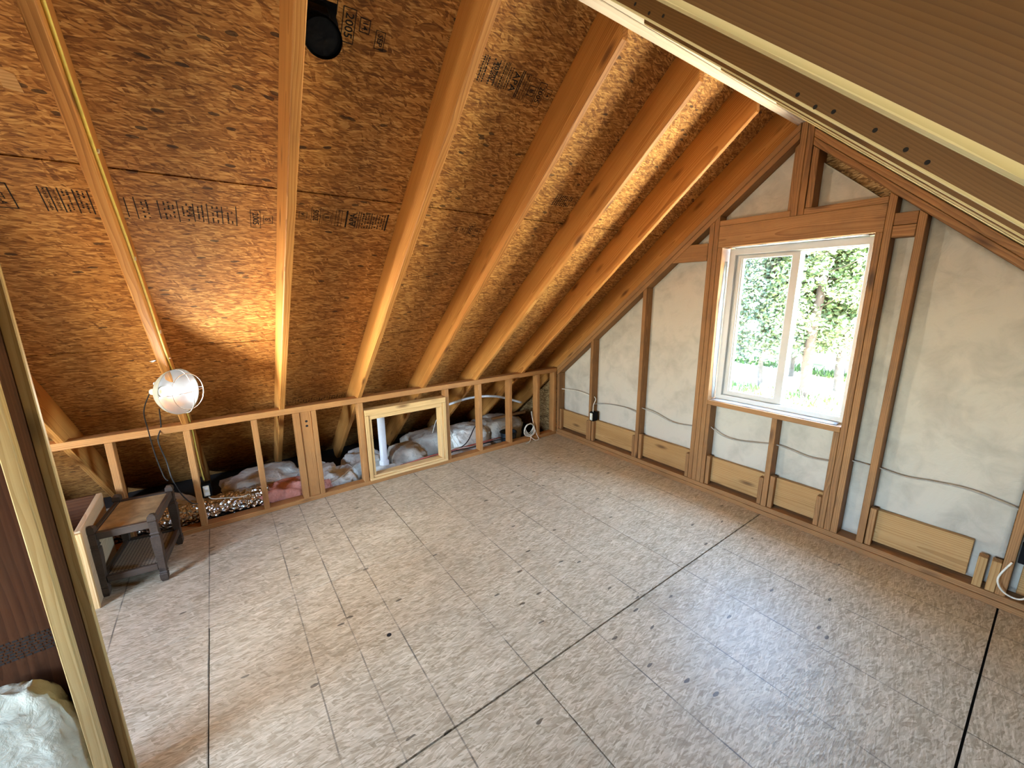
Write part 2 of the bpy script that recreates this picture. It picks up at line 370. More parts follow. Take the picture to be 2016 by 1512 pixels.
# ------------------------------------------------------------------ floor
floor = root('floor', (-3.3, -2.3, 0), 'grey beige strand board floor laid in large sheets with dark joints', 'floor', 'structure')
rows = [(.10, -1.1598, -2.2915), (-1.1598, -2.379, -1.0713), (-2.379, -3.598, -2.2915), (-3.598, -4.80, -1.0713)]
for y1, y0, xj in rows:
    js = sorted({.14, XB} | {xj + 2.4384 * k for k in range(-3, 2) if XB + .05 < xj + 2.4384 * k < .1})
    for a, b in zip(js, js[1:]):
        g = .0020; ga = .0042 if abs(y0 + 2.379) < .01 or abs(y0 + 3.598) < .01 else .0018
        gb = .0042 if abs(y1 + 2.379) < .01 or abs(y1 + 3.598) < .01 else .0018
        v = [(x, y, z) for z in (-.018, 0) for x, y in ((a + g, y0 + ga), (b - g, y0 + ga), (b - g, y1 - gb), (a + g, y1 - gb))]
        mesh_obj('floor_panel', v, [(3, 2, 1, 0), (4, 5, 6, 7), (0, 1, 5, 4), (1, 2, 6, 5), (2, 3, 7, 6), (3, 0, 4, 7)], 'osb_floor', floor)
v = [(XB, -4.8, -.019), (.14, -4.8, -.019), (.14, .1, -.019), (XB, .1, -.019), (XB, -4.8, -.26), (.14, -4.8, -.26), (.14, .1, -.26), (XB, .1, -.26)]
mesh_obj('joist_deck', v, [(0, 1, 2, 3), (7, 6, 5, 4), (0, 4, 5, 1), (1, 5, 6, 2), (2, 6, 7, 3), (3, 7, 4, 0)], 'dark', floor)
lv, lf = lathe_geo(((.0006, .0001), (.0006, .012), (-.004, .0125)), 14)
mesh_obj('drill_hole', lv, lf, 'dark', floor, Matrix.Translation((-2.757, -1.769, 0)))
# floor of the eave space behind the knee wall
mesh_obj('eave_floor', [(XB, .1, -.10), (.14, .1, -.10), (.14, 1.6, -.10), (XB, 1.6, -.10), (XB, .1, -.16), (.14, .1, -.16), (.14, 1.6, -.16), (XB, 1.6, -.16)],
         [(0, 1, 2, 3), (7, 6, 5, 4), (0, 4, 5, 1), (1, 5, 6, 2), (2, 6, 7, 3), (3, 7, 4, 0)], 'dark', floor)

# ------------------------------------------------------------------ roof: sheathing, rafters, ridge
roof = root('ceiling', (-3.3, YR, 2.8), 'open pitched roof of orange rafters under strand board sheathing', 'roof', 'structure')
def slope_matrix(side):
    if side > 0: o, up, no = P0 + NO * RD, UP, -NO; X = V((1, 0, 0))
    else: o, up, no = P0R + NOR * RD, UPR, -NOR; X = V((-1, 0, 0))
    m = Matrix((X, up, no)).transposed().to_4x4(); m.translation = o; return m
ML = slope_matrix(1); MR = slope_matrix(-1)
def sheet(name, x0, x1, s0, s1, mtx, mat, parent, th=.012):
    v = [(x, s, z) for z in (-th, 0) for x, s in ((x0, s0), (x1, s0), (x1, s1), (x0, s1))]
    return mesh_obj(name, v, [(3, 2, 1, 0), (4, 5, 6, 7), (0, 1, 5, 4), (1, 2, 6, 5), (2, 3, 7, 6), (3, 0, 4, 7)], mat, parent, mtx)
SEAM = 1.8655; s_top = 2.34 / CS + RD * T + .0
panels = {}
for r, (s0, s1, xj) in enumerate(((-1.80, -.573, -1.1), (-.573, .646, -2.33), (.646, SEAM, -1.12), (SEAM, s_top, -2.94))):
    js = sorted({.45, XB} | {xj + 2.4384 * k for k in range(-3, 2) if XB + .05 < xj + 2.4384 * k < .4})
    for a, b in zip(js, js[1:]):
        panels[(r, round(a, 2))] = sheet('sheathing_panel', a + .001, b - .001, s0 + .0036, s1 - .0036, ML, 'osb_roof', roof)
for r, (s0, s1) in enumerate(((-3.6, -2.44), (-2.44, -1.22), (-1.22, RD * TR))):
    for a, b in ((-.45, 1.99), (1.99, 4.43), (4.43, -XB)):
        sheet('sheathing_panel', a + .001, b - .001, s0 + .002, s1 - .002, MR, 'osb_roof', roof)
# backing above the joints so that no daylight leaks between the sheets
sheet('roof_underlay', XB, .45, -1.80, s_top + .02, Matrix.Translation(NO * .016) @ ML, 'dark', roof, .006)
sheet('roof_underlay', -.45, -XB, -3.6, RD * TR + .02, Matrix.Translation(NOR * .016) @ MR, 'dark', roof, .006)
YRL, YRR, ZRB = -2.275, -2.378, 2.785
raf_x = [.079, -.500, -1.112, -1.702, -2.311, -2.910, -3.517, -4.127, -4.737, -5.347, -5.957]
for k, xr in enumerate(raf_x):
    xc = xr - .019
    a = V((xc, 0, .84)) - UP * 1.55 + NO * RD / 2
    y0 = YRL; b = V((xc, 0, .84)) + UP * (-y0 / CS) + NO * RD / 2
    beam('rafter', a, b, .038, RD - .001, NO, 'rafter', roof, cut_b=((xc, y0, 0), (0, 1, 0)), bevel=.004)
    if k == 0: xc = .06
    a = V((xc, YR, ZR)) - UPR * (2.46 / CSR + .6) + NOR * RD / 2; b = V((xc, YR, ZR)) + UPR * ((YRR - YR) / CSR) + NOR * RD / 2
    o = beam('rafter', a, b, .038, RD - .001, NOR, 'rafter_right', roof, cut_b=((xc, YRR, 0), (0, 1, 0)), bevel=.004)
    o.data.materials.append(M['lit_underside'])
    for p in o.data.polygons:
        if p.normal.z < -.6: p.material_index = 1  # downward faces only: bounce light painted in as a lighter colour
for y, z in ((-2.829, 2.386), (-2.871, 2.348), (-2.910, 2.324), (-3.208, 2.062), (-3.239, 2.032), (-3.268, 2.015), (-3.330, 1.968), (-3.373, 1.928), (-3.401, 1.903)):
    lv, lf = lathe_geo(((.0006, .0001), (.0006, .0035), (-.001, .0040)), 10)
    mesh_obj('nail_head', lv, lf, 'dark', roof, Matrix.Translation((-2.3490, y, z)) @ Matrix.Rotation(-math.pi / 2, 4, 'Y'))
for y0, y1 in ((YRL - .001, YRL - .0495), (YRR + .001, YRR + .0495)):
    box('ridge_board', (XB, .14), (y1, y0), (ZRB, ZRB + .255), 'ridge', roof, 'x')

# ------------------------------------------------------------------ gable wall with the window
gab = root('wall_back', (0, -2.3, 0), 'framed gable wall of brown studs filled with white faced insulation', 'wall', 'structure')
D = .14
YZX = Matrix(((0, 0, 1, 0), (1, 0, 0, 0), (0, 1, 0, 0), (0, 0, 0, 1)))     # local x,y,z -> world y,z,x
def rake_z(y): return (.748 - T * y) if y > YR else (ZR - .1 - TR * (YR - y))
def gstud(name, y0, y1, z0, z1=None, mat='stud', x=(0, D), parent=gab):
    """vertical piece between y0>y1; with z1 None it runs up to the sloped rake plate"""
    yc, w = (y0 + y1) / 2, abs(y0 - y1) - .001; xc = (x[0] + x[1]) / 2; dx = x[1] - x[0]
    if z1 is not None: return beam(name, (xc, yc, z0), (xc, yc, z1), dx, w, (0, 1, 0), mat, parent)
    left = yc > YR; zz = rake_z(yc); nrm = (0, T, 1) if left else (0, -TR, 1)
    return beam(name, (xc, yc, z0), (xc, yc, zz), dx, w, (0, 1, 0), mat, parent, cut_b=((xc, yc, zz - .001), nrm))
for z0 in (0, .0385): box('bottom_plate', (0 if z0 else -.004, D), (-4.8, -.001), (z0 + .0005, z0 + .038), 'stud', gab, 'y')
ZP = .0775
gstud('corner_stud', 0, -.040, ZP); gstud('stud', -.532, -.570, ZP); gstud('stud', -1.168, -1.206, ZP)
gstud('king_stud', -1.757, -1.796, ZP); gstud('king_stud', -1.797, -1.835, ZP)
gstud('trimmer_stud', -1.836, -1.874, ZP, 2.049); gstud('cripple_stud', -1.875, -1.907, ZP, .788)
gstud('trimmer_stud', -2.786, -2.823, ZP, 2.049); gstud('king_stud', -2.824, -2.862, ZP); gstud('cripple_stud', -2.750, -2.785, ZP, .788)
gstud('cripple_stud', -2.372, -2.410, ZP, .788)
gstud('stud', -2.965, -3.003, ZP); gstud('stud', -3.572, -3.610, ZP); gstud('stud', -4.18, -4.218, ZP); gstud('stud', -4.742, -4.78, ZP)
box('header', (0, .038), (-2.823, -1.836), (2.050, 2.209), 'stud', gab, 'y'); box('header', (.10, D), (-2.823, -1.836), (2.050, 2.209), 'stud', gab, 'y')
box('header_plate', (0, D), (-2.317, -1.836), (2.210, 2.248), 'stud', gab, 'y'); box('header_plate', (0, D), (-2.823, -2.396), (2.210, 2.248), 'stud', gab, 'y')
gstud('ridge_post', -2.318, -2.356, 2.210, 2.783); gstud('ridge_post', -2.357, -2.395, 2.210, 2.783); gstud('ridge_post', -2.400, -2.438, 2.249)
gstud('ridge_post', -2.276, -2.316, 2.249, None, 'stud', (.05, D))
box('sill_plate', (-.004, D), (-2.785, -1.875), (.789, .827), 'stud', gab, 'y')
# blocking beside the king studs, cut to the rake on the low side
beam('blocking', (.019, -1.756, 2.025), (.019, -1.50, 2.025), .038, .135, (0, 0, 1), 'stud', gab, cut_b=((0, -1.52, rake_z(-1.52)), (0, T, 1)))
box('blocking', (0, .089), (-2.964, -2.863), (2.080, 2.147), 'stud', gab, 'y'); box('blocking', (0, .089), (-2.964, -2.863), (2.012, 2.078), 'stud', gab, 'y')
# sloped double rake plates
for k in range(2):
    for side in (1, -1):
        if side > 0:
            off = .0195 + .0385 * k; o = V((D / 2 - .002 * k, 0, .748)) + NO * off
            a = o + UP * (-.22); b = o + UP * (2.26 / CS)
            beam('rake_plate', a, b, D, .037, NO, 'stud', gab, cut_a=((0, -.001, 0), (0, 1, 0)), cut_b=((0, YRL - .040, 0), (0, 1, 0)))
        else:
            off = .0195 + .0385 * k; o = V((D / 2 - .002 * k, YR, ZR - .1)) + NOR * off
            beam('rake_plate', o - UPR * (2.4 / CSR), o, D, .037, NOR, 'stud', gab, cut_b=((0, -2.397, 0), (0, 1, 0)))
# rim boards, cleats and insulation in the bays
def cleat(y, mat='stud', w=.032): box('cleat', (.012, .050), (y - w, y), (ZP, .335), mat, gab, 'z')
for y0, y1 in ((-.041, -.531), (-.571, -1.167), (-1.207, -1.756), (-1.908, -2.371), (-2.411, -2.749), (-3.004, -3.455), (-3.640, -4.17)):
    box('rim_board', (.052, .088), (y1, y0), (.098, .318), 'rim', gab, 'y')
for y in (-.043, -.572, -1.208, -1.909, -2.412, -3.006): cleat(y)
for y in (-.498, -1.133, -1.722, -2.338, -2.717): box('cleat', (.006, .050), (y - .030, y), (ZP, .30), 'stud', gab, 'z')
for y in (-3.485, -3.535): box('cleat', (.004, .060), (y - .036, y), (ZP, .26), 'rim', gab, 'z')
def batt(y0, y1, z0, z1=None, x=.094, amp=.013, seed=0, parent=gab, trim=0):
    ny = max(4, int(abs(y1 - y0) / .025)); nz = 48; v, f = [], []
    for i in range(ny + 1):
        y = y0 + (y1 - y0) * i / ny; zt = (rake_z(y) - .002 - trim) if z1 is None else z1
        for j in range(nz + 1):
            z = z0 + (zt - z0) * j / nz; e = min(1, min(i, ny - i) / 2.0, min(j, nz - j) / 2.0 + .3)
            p = V((y * 2.2 + seed * 5.1, z * 1.6, seed)); q = V((y * 3.5 + z * 2.6 + seed, z * 3.1 - y * 1.7, seed * 2.0))
            h = noise.noise(p) * amp * 1.2 + (abs(noise.noise(q)) - .25) * amp * 1.4 + noise.noise(V((y * 26, z * 9, seed))) * amp * .22
            v.append((min(x - h * e, .135), y, z))
    for i in range(ny):
        for j in range(nz):
            a = i * (nz + 1) + j; f.append((a, a + nz + 1, a + nz + 2, a + 1))
    n = len(v); v += [(.139, p[1], p[2]) for p in v]
    f += [tuple(reversed([k + n for k in q])) for q in f]
    def side(idx):
        for a, b in zip(idx, idx[1:]): f.append((a, b, b + n, a + n))
    side([j for j in range(nz + 1)]); side([ny * (nz + 1) + nz - j for j in range(nz + 1)])
    side([i * (nz + 1) + nz for i in range(ny + 1)]); side([(ny - i) * (nz + 1) for i in range(ny + 1)])
    return mesh_obj('insulation_batt', v, f, 'facing', parent, smooth=True)
for i, a in enumerate(((-.041, -.531, .08), (-.571, -1.167, .08), (-1.207, -1.756, .08), (-1.908, -2.371, .08, .787), (-2.411, -2.749, .08, .787),
                       (-1.836, -2.316, 2.249), (-2.439, -2.823, 2.249, None, .06), (-2.863, -2.964, .08), (-3.004, -3.571, .08), (-3.611, -4.179, .08))):
    batt(*a, seed=i + 1) if len(a) < 5 else batt(*a[:3], x=.10, seed=i + 1, trim=a[4])
# outside sheathing around the window opening
OY0, OY1, OZ0, OZ1 = -1.874, -2.786, .828, 2.049
def gpanel(pts):
    v = [(x, y, z) for x in (.141, .153) for y, z in pts]; n = len(pts)
    f = [tuple(range(n)), tuple(reversed(range(n, 2 * n)))] + [(i, (i + 1) % n, n + (i + 1) % n, n + i) for i in range(n)]
    mesh_obj('wall_sheathing', [(q[1], q[2], q[0]) for q in v], f, 'osb_wall', gab, YZX)
gpanel([(1.5, -.3), (OY0, -.3), (OY0, zl(OY0) + .279), (1.5, zl(1.5) + .279)])
gpanel([(OY0 - .001, -.3), (OY1 + .001, -.3), (OY1 + .001, OZ0), (OY0 - .001, OZ0)])
gpanel([(OY0 - .001, OZ1), (OY1 + .001, OZ1), (OY1 + .001, zr_(OY1) + .279), (YR, 3.055), (OY0 - .001, zl(OY0) + .279)])
gpanel([(OY1, -.3), (-5.6, -.3), (-5.6, zr_(-5.6) + .279), (OY1, zr_(OY1) + .279)])

# ------------------------------------------------------------------ window
win = root('window_1', (.11, -2.33, .83), 'white vinyl sliding window in the gable wall looking onto trees', 'window', 'structure')
def ring(name, y0, y1, z0, z1, wd, x, mat, parent):
    """four-sided frame: widths wd=(left, right, bottom, top)"""
    l, r, bt, tp = wd
    ys = [y0, y0 - l, y1 + r, y1]; zs = [z0, z0 + bt, z1 - tp, z1]
    outer = [(ys[0], zs[0]), (ys[3], zs[0]), (ys[3], zs[3]), (ys[0], zs[3])]; inner = [(ys[1], zs[1]), (ys[2], zs[1]), (ys[2], zs[2]), (ys[1], zs[2])]
    v = [(xx, a, b) for xx in x for a, b in outer] + [(xx, a, b) for xx in x for a, b in inner]; f = []
    for i in range(4):
        j = (i + 1) % 4
        f += [(i, j, 8 + j, 8 + i), (4 + j, 4 + i, 12 + i, 12 + j), (j, i, 4 + i, 4 + j), (8 + i, 8 + j, 12 + j, 12 + i)]
    o = mesh_obj(name, v, f, mat, parent)
    bm = bmesh.new(); bm.from_mesh(o.data); bmesh.ops.recalc_face_normals(bm, faces=bm.faces); bmesh.ops.bevel(bm, geom=list(bm.edges), offset=.002, segments=1, affect='EDGES'); bm.to_mesh(o.data); bm.free()
    return o
ring('window_frame', -1.893, -2.772, .838, 2.040, (.045, .024, .034, .048), (.085, .165), 'vinyl', win)
ring('frame_stop', -1.938, -2.748, .872, 1.992, (.014, .006, .008, .008), (.118, .160), 'vinyl', win)
sash = ring('sliding_sash', -1.955, -2.378, .880, 1.985, (.042, .052, .034, .026), (.100, .130), 'vinyl', win)
def pane(y0, y1, z0, z1, x, parent):
    v = [(xx, a, b) for xx in (x, x + .004) for a, b in ((y0, z0), (y1, z0), (y1, z1), (y0, z1))]
    mesh_obj('glass_pane', v, [(0, 1, 2, 3), (7, 6, 5, 4), (0, 4, 5, 1), (1, 5, 6, 2), (2, 6, 7, 3), (3, 7, 4, 0)], 'glass', parent)
pane(-1.997, -2.326, .914, 1.959, .114, sash)
fx = ring('fixed_sash', -2.372, -2.748, .874, 1.990, (.012, .008, .008, .008), (.136, .158), 'vinyl', win)
pane(-2.384, -2.740, .882, 1.982, .146, fx)
box('pull_rail', (.094, .100), (-1.985, -1.972), (.90, 1.965), 'vinyl', win, 'z', .001)
# peeling house wrap lining the rough opening
def strip_mesh(name, rowsp, mat, parent):
    n = len(rowsp[0]); v = [p for r in rowsp for p in r]; f = []
    for i in range(len(rowsp) - 1):
        for j in range(n - 1): a = i * n + j; f.append((a, a + 1, a + n + 1, a + n))
    o = mesh_obj(name, v, f, mat, parent, smooth=True); md = o.modifiers.new('thickness', 'SOLIDIFY'); md.thickness = .0012; return o
rowsp = []
for i in range(25):
    z = .84 + i * .046; e = math.sin(min(1, i / 24) * 3.1)
    rowsp.append([(.080 - .048 * (1 - t) * (.35 + .65 * abs(e)) - .004, -1.8755 - .012 * t - .004 * noise.noise(V((z * 9, t, 1))), z) for t in (0, .33, .66, 1)])
strip_mesh('house_wrap', rowsp, 'wrap', win)
rowsp = []
for i in range(25):
    y = -1.89 - i * .036
    rowsp.append([(.02 + .07 * t, y, .8285 + .006 * t + .004 * abs(noise.noise(V((y * 8, t * 2, 3))))) for t in (0, .33, .66, 1)])
strip_mesh('house_wrap', rowsp, 'wrap', win)
rowsp = []
for i in range(25):
    y = -1.93 - i * .034
    rowsp.append([(.03 + .06 * t, y, 2.048 - .007 * t - .006 * abs(noise.noise(V((y * 10, t * 2, 5))))) for t in (0, .33, .66, 1)])
strip_mesh('house_wrap', rowsp, 'wrap', win)

# ------------------------------------------------------------------ knee wall
knee = root('wall_left', (-2.1, .04, 0), 'low framed knee wall of golden studs open to the eave', 'wall', 'structure')
KX = -5.6
box('bottom_plate', (KX, -.001), (0, .089), (.0005, .040), 'knee', knee, 'x')
box('top_plate', (KX, -.001), (0, .089), (.789, .837), 'knee', knee, 'x')
for a, b in ((-.046, -.004), (-.307, -.269), (-.713, -.675), (-1.113, -1.075), (-1.502, -1.464), (-2.352, -2.308), (-2.858, -2.814), (-2.726, -2.689), (-3.147, -3.108), (-3.556, -3.517), (-3.958, -3.919), (-4.363, -4.325), (-4.77, -4.73)):
    box('stud', (a, b), (.001, .089), (.0405, .7885), 'knee', knee, 'z')
fl = box('flat_stud', (-2.813, -2.727), (.010, .048), (.0405, .7885), 'knee', knee, 'z')
for zz in (.665, .705):
    lv, lf = lathe_geo(((.0008, .0001), (.0008, .010), (-.002, .0105)), 12)
    mesh_obj('bolt_hole', lv, lf, 'dark', knee, Matrix.Translation((-2.768, .0098, zz)) @ Matrix.Rotation(math.pi / 2, 4, 'X'))
# framed access opening
hat = root('access_hatch_frame', (-1.91, 0, .04), 'pale new pine frame of the access opening in the knee wall', 'frame')
hx0, hx1, hz0, hz1 = -2.303, -1.509, .0412, .716
box('top_rail', (hx0, hx1), (-.018, .075), (hz1 - .052, hz1), 'pine', hat, 'x'); box('bottom_rail', (hx0, hx1), (-.018, .075), (hz0, hz0 + .022), 'pine', hat, 'x')
box('side_rail', (hx0, hx0 + .030), (-.018, .075), (hz0 + .023, hz1 - .053), 'pine', hat, 'z'); box('side_rail', (hx1 - .034, hx1), (-.018, .075), (hz0 + .023, hz1 - .053), 'pine', hat, 'z')
ix0, ix1, iz0, iz1 = hx0 + .031, hx1 - .035, hz0 + .023, hz1 - .053
box('inner_trim', (ix0, ix1), (-.008, .080), (iz1 - .040, iz1), 'pine', hat, 'x'); box('inner_trim', (ix0, ix1), (-.008, .080), (iz0, iz0 + .018), 'pine', hat, 'x')
box('inner_trim', (ix0, ix0 + .026), (-.008, .080), (iz0 + .019, iz1 - .041), 'pine', hat, 'z'); box('inner_trim', (ix1 - .030, ix1), (-.008, .080), (iz0 + .019, iz1 - .041), 'pine', hat, 'z')

# ------------------------------------------------------------------ walls out of the picture: right knee wall, opposite gable
wr = root('wall_right', (-3.3, YS, 0), 'low board wall closing the room behind the photographer', 'wall', 'structure')
v = [(x, y, z) for y in (YS, YS - .02) for x, z in ((XB, -.02), (.14, -.02), (.14, zr_(YS) + .3), (XB, zr_(YS) + .3))]
mesh_obj('wall_board', v, [(0, 1, 2, 3), (7, 6, 5, 4), (0, 4, 5, 1), (1, 5, 6, 2), (2, 6, 7, 3), (3, 7, 4, 0)], 'osb_wall', wr)
wf = root('wall_front', (XB, -2.3, 0), 'opposite gable wall with a plain window opening', 'wall', 'structure')
def fpanel(pts):
    v = [(x, y, z) for x in (XB - .012, XB) for y, z in pts]; n = len(pts)
    f = [tuple(range(n)), tuple(reversed(range(n, 2 * n)))] + [(i, (i + 1) % n, n + (i + 1) % n, n + i) for i in range(n)]
    mesh_obj('wall_board', [(q[1], q[2], q[0]) for q in v], f, 'osb_wall', wf, YZX)
wy0, wy1, wz0, wz1 = -2.0, -3.5, .78, 1.93
fpanel([(1.5, -.3), (wy0, -.3), (wy0, zl(wy0) + .28), (1.5, zl(1.5) + .28)]); fpanel([(wy0, -.3), (wy1, -.3), (wy1, wz0), (wy0, wz0)])
fpanel([(wy0, wz1), (wy1, wz1), (wy1, zr_(wy1) + .28), (YR, 3.05), (wy0, zl(wy0) + .28)]); fpanel([(wy1, -.3), (-5.6, -.3), (-5.6, zr_(-5.6) + .28), (wy1, zr_(wy1) + .28)])
# ------------------------------------------------------------------ partition framing close to the camera
par = root('wall_partition', (-3.8, -1.78, 0), 'pair of pale pine posts standing close by at the picture edge', 'wall', 'structure')
beam('post', (-3.7667, -1.9253, .001), (-3.7667, -1.9253, 2.40), .032, .034, (0, 1, 0), 'post', par, cut_b=((0, -1.9253, zl(-1.9253) - .002), (0, T, 1)))
beam('dark_post', (-3.7676, -1.8554, .001), (-3.7676, -1.8554, 2.36), .0325, .105, (0, 1, 0), 'redboard', par, cut_b=((0, -1.8554, zl(-1.8554) - .002), (0, T, 1)))
beam('flat_post', (-3.7365, -1.8104, .001), (-3.7365, -1.8104, 2.32), .0290, .021, (0, 1, 0), 'post', par, cut_b=((0, -1.8104, zl(-1.8104) - .002), (0, T, 1)))
rb = beam('back_board', (-3.9345, -1.8571, .001), (-3.9345, -1.8571, 2.30), .299, .012, (0, 1, 0), 'redboard', par)

# ------------------------------------------------------------------ printing on the sheathing
_tc = {}
def text_geo(s, size):
    if s not in _tc:
        cu = bpy.data.curves.new('t', 'FONT'); cu.body = s; cu.size = 1; cu.align_x = 'CENTER'; cu.align_y = 'CENTER'; cu.resolution_u = 2; cu.offset = .012
        o = bpy.data.objects.new('t', cu); C.objects.link(o); dg = bpy.context.evaluated_depsgraph_get()
        me = bpy.data.meshes.new_from_object(o.evaluated_get(dg)); vs_ = [v.co.copy() for v in me.vertices]; fs_ = [tuple(p.vertices) for p in me.polygons]
        bpy.data.objects.remove(o); bpy.data.curves.remove(cu); bpy.data.meshes.remove(me); _tc[s] = (vs_, fs_)
    v, f = _tc[s]; return [p * size for p in v], f
def rect_geo(x0, x1, y0, y1): return [V((x0, y0, 0)), V((x1, y0, 0)), V((x1, y1, 0)), V((x0, y1, 0))], [(0, 1, 2, 3)]
def rot90(geo, k, cx, cyy):
    v, f = geo; c, s = (0, 1) if k > 0 else ((0, -1) if k < 0 else (1, 0))
    return [V((p.x * c - p.y * s + cx, p.x * s + p.y * c + cyy, .0008)) for p in v], f
def panel_at(x, s):
    for (r, a), p in panels.items():
        xs = [v.co.x for v in p.data.vertices]; ss = [v.co.y for v in p.data.vertices]
        if min(xs) <= x <= max(xs) and min(ss) <= s <= max(ss): return p
    return roof
def mark(x, s, parts):
    """one printed mark on the left slope, centred on x and s (metres up the slope)"""
    v, f = disc_bits(parts); p = panel_at(x, s)
    v = [V((q.x, q.y, .0008)) for q in v]
    return mesh_obj('ink_stamp', v, f, 'ink', p, ML)
def boxed(x, s, txt, w, h, size, k, lw=.0022):
    """outlined box w (along x) by h (along the slope) with text turned k quarter turns"""
    ps = [rect_geo(x - w / 2, x + w / 2, s + h / 2 - lw, s + h / 2), rect_geo(x - w / 2, x + w / 2, s - h / 2, s - h / 2 + lw), rect_geo(x - w / 2, x - w / 2 + lw, s - h / 2, s + h / 2), rect_geo(x + w / 2 - lw, x + w / 2, s - h / 2, s + h / 2)]
    if txt: ps.append(rot90(text_geo(txt, size), k, x, s))
    return mark(x, s, ps)
def bar(x, s, w, h): return mark(x, s, [rect_geo(x - w / 2, x + w / 2, s - h / 2, s + h / 2)])
def words(x, s, txt, size, k): return mark(x, s, [rot90(text_geo(txt, size), k, x, s)])
def smear(x, s, w, h, seed, fill=.6):
    """a line of print too small to read: short ink dashes"""
    rnd = random.Random(seed); ps = []; c = -h / 2
    while c < h / 2:
        l = rnd.uniform(.004, .012); 
        if rnd.random() < fill + .2: ps.append(rect_geo(x - w / 2 * rnd.uniform(.6, 1), x + w / 2 * rnd.uniform(.5, 1), s + c, s + min(c + l, h / 2)))
        c += l + rnd.uniform(.002, .004)
    return mark(x, s, ps)
# row under the long joint, west bay to east
boxed(-3.846, 1.690, 'OCT-A', .066, .116, .026, -1, .004)
for i, x in enumerate((-3.737, -3.712, -3.686, -3.645, -3.604)): bar(x, 1.690, .004, .116)
for x, t in ((-3.724, 'MADE IN CANADA'), (-3.699, 'THIS SIDE DOWN')): words(x, 1.690, t, .0125, -1)
for i, x in enumerate((-3.674, -3.662, -3.632, -3.618)): smear(x, 1.690, .007, .105, i)
for i, x in enumerate((-3.500, -3.470, -3.395, -3.330, -3.275, -3.225, -3.170, -3.115)): bar(x, 1.683, .0035, .115 if i % 2 else .10)
for i, x in enumerate((-3.448, -3.432, -3.375, -3.360, -3.345, -3.312, -3.297, -3.258, -3.243, -3.205, -3.188, -3.148, -3.132)): smear(x, 1.683, .0075, .095, 20 + i, .5)
words(-3.285, 1.690, '40/20', .026, -1)
boxed(-3.038, 1.678, '2005', .042, .104, .036, -1); boxed(-2.985, 1.680, '05', .040, .050, .026, 0)
boxed(-2.831, 1.728, '14', .038, .040, .025, 1); boxed(-2.771, 1.735, '2005', .044, .102, .036, 1); boxed(-2.716, 1.728, 'B', .038, .040, .028, 1); boxed(-2.716, 1.728, None, .050, .094, .02, 1, .0014)
boxed(-2.660, 1.728, 'MADE IN CANADA', .032, .106, .0125, 1); bar(-2.620, 1.728, .008, .112); words(-2.588, 1.728, 'APA', .044, 1)
for i, x in enumerate((-2.560, -2.548)): bar(x, 1.728, .003, .115)
for i, x in enumerate((-2.572, -2.535, -2.520, -2.505, -2.478, -2.463, -2.448, -2.433, -2.418)): smear(x, 1.728, .008, .10, 50 + i, .7)
bar(-2.491, 1.728, .004, .11); bar(-2.403, 1.728, .008, .115)
# upper row
boxed(-2.728, 2.590, '2005', .046, .110, .040, -1, .003); boxed(-2.672, 2.607, '14', .038, .046, .028, -1, .003); boxed(-2.612, 2.578, 'SEP', .036, .062, .028, -1, .0025)
boxed(-2.790, 2.640, None, .040, .060, .02, -1, .003)
for i, (x, t) in enumerate(((-3.058, 'INCH'), (-3.034, 'SPANNING'), (-3.000, 'EXPOSURE'), (-2.978, 'DURATION'))): words(x, 2.665, t, .022, -1)
bar(-3.018, 2.665, .003, .12); bar(-3.012, 2.665, .003, .12)
for i, x in enumerate((-2.172, -2.150, -2.120, -2.092, -2.060)): smear(x, 2.610, .009, .105, 80 + i, .75)
bar(-2.161, 2.610, .003, .11); words(-2.104, 2.615, '40/20', .034, -1); words(-2.076, 2.612, 'RATED SHEATHING', .0125, -1)
for x in (-2.050, -2.043): bar(x, 2.610, .0028, .115)
for i, x in enumerate((-2.030, -2.018)): smear(x, 2.607, .006, .095, 90 + i, .8)
words(-1.990, 2.602, 'APA', .046, -1)
for x in (-1.962, -1.953): bar(x, 2.600, .005, .118)
boxed(-1.926, 2.595, 'MADE IN CANADA', .028, .115, .0125, -1); boxed(-1.880, 2.590, 'B', .038, .046, .030, -1, .003); boxed(-1.880, 2.590, None, .046, .115, .02, -1, .0015)
boxed(-1.829, 2.585, '2005', .044, .112, .038, -1, .003); boxed(-1.782, 2.600, '14', .036, .045, .026, -1, .0025)
words(-1.955, 1.728, 'SEP', .026, 1); boxed(-1.912, 1.730, '14', .036, .042, .025, 1); boxed(-1.858, 1.733, '2005', .042, .102, .036, 1); boxed(-1.805, 1.730, 'B', .038, .042, .026, 1); boxed(-1.805, 1.730, None, .048, .094, .02, 1, .0014)
for i in range(9): smear(-1.345 + i * .017, 2.045, .012, .085, 120 + i, .95 if i < 4 else .45)
# print along the row by the knee wall
for i in range(26): smear(-2.87 + i * .022, -.33, .010, .07, 200 + i, .3)
# pale patch of torn strand and grade mark on the partition board
mesh_obj('bare_strand', [(-3.700, 2.175, .0009), (-3.662, 2.160, .0009), (-3.658, 2.105, .0009), (-3.700, 2.112, .0009)], [(0, 1, 2, 3)], 'pine', panel_at(-3.68, 2.13), ML)
bmx = Matrix.Translation((-3.875, -1.8638, .675)) @ Matrix.Rotation(math.pi / 2, 4, 'X') @ Matrix.Rotation(math.radians(2), 4, 'Z')
gp_ = []
for i in range(7): 
    rnd = random.Random(300 + i); c = -.09
    while c < .09: l = rnd.uniform(.004, .016); gp_.append(rect_geo(c, min(c + l, .09), .03 - i * .010, .036 - i * .010)); c += l + .004
gv, gf = disc_bits(gp_); mesh_obj('grade_stamp', gv, gf, 'ink', par, bmx)

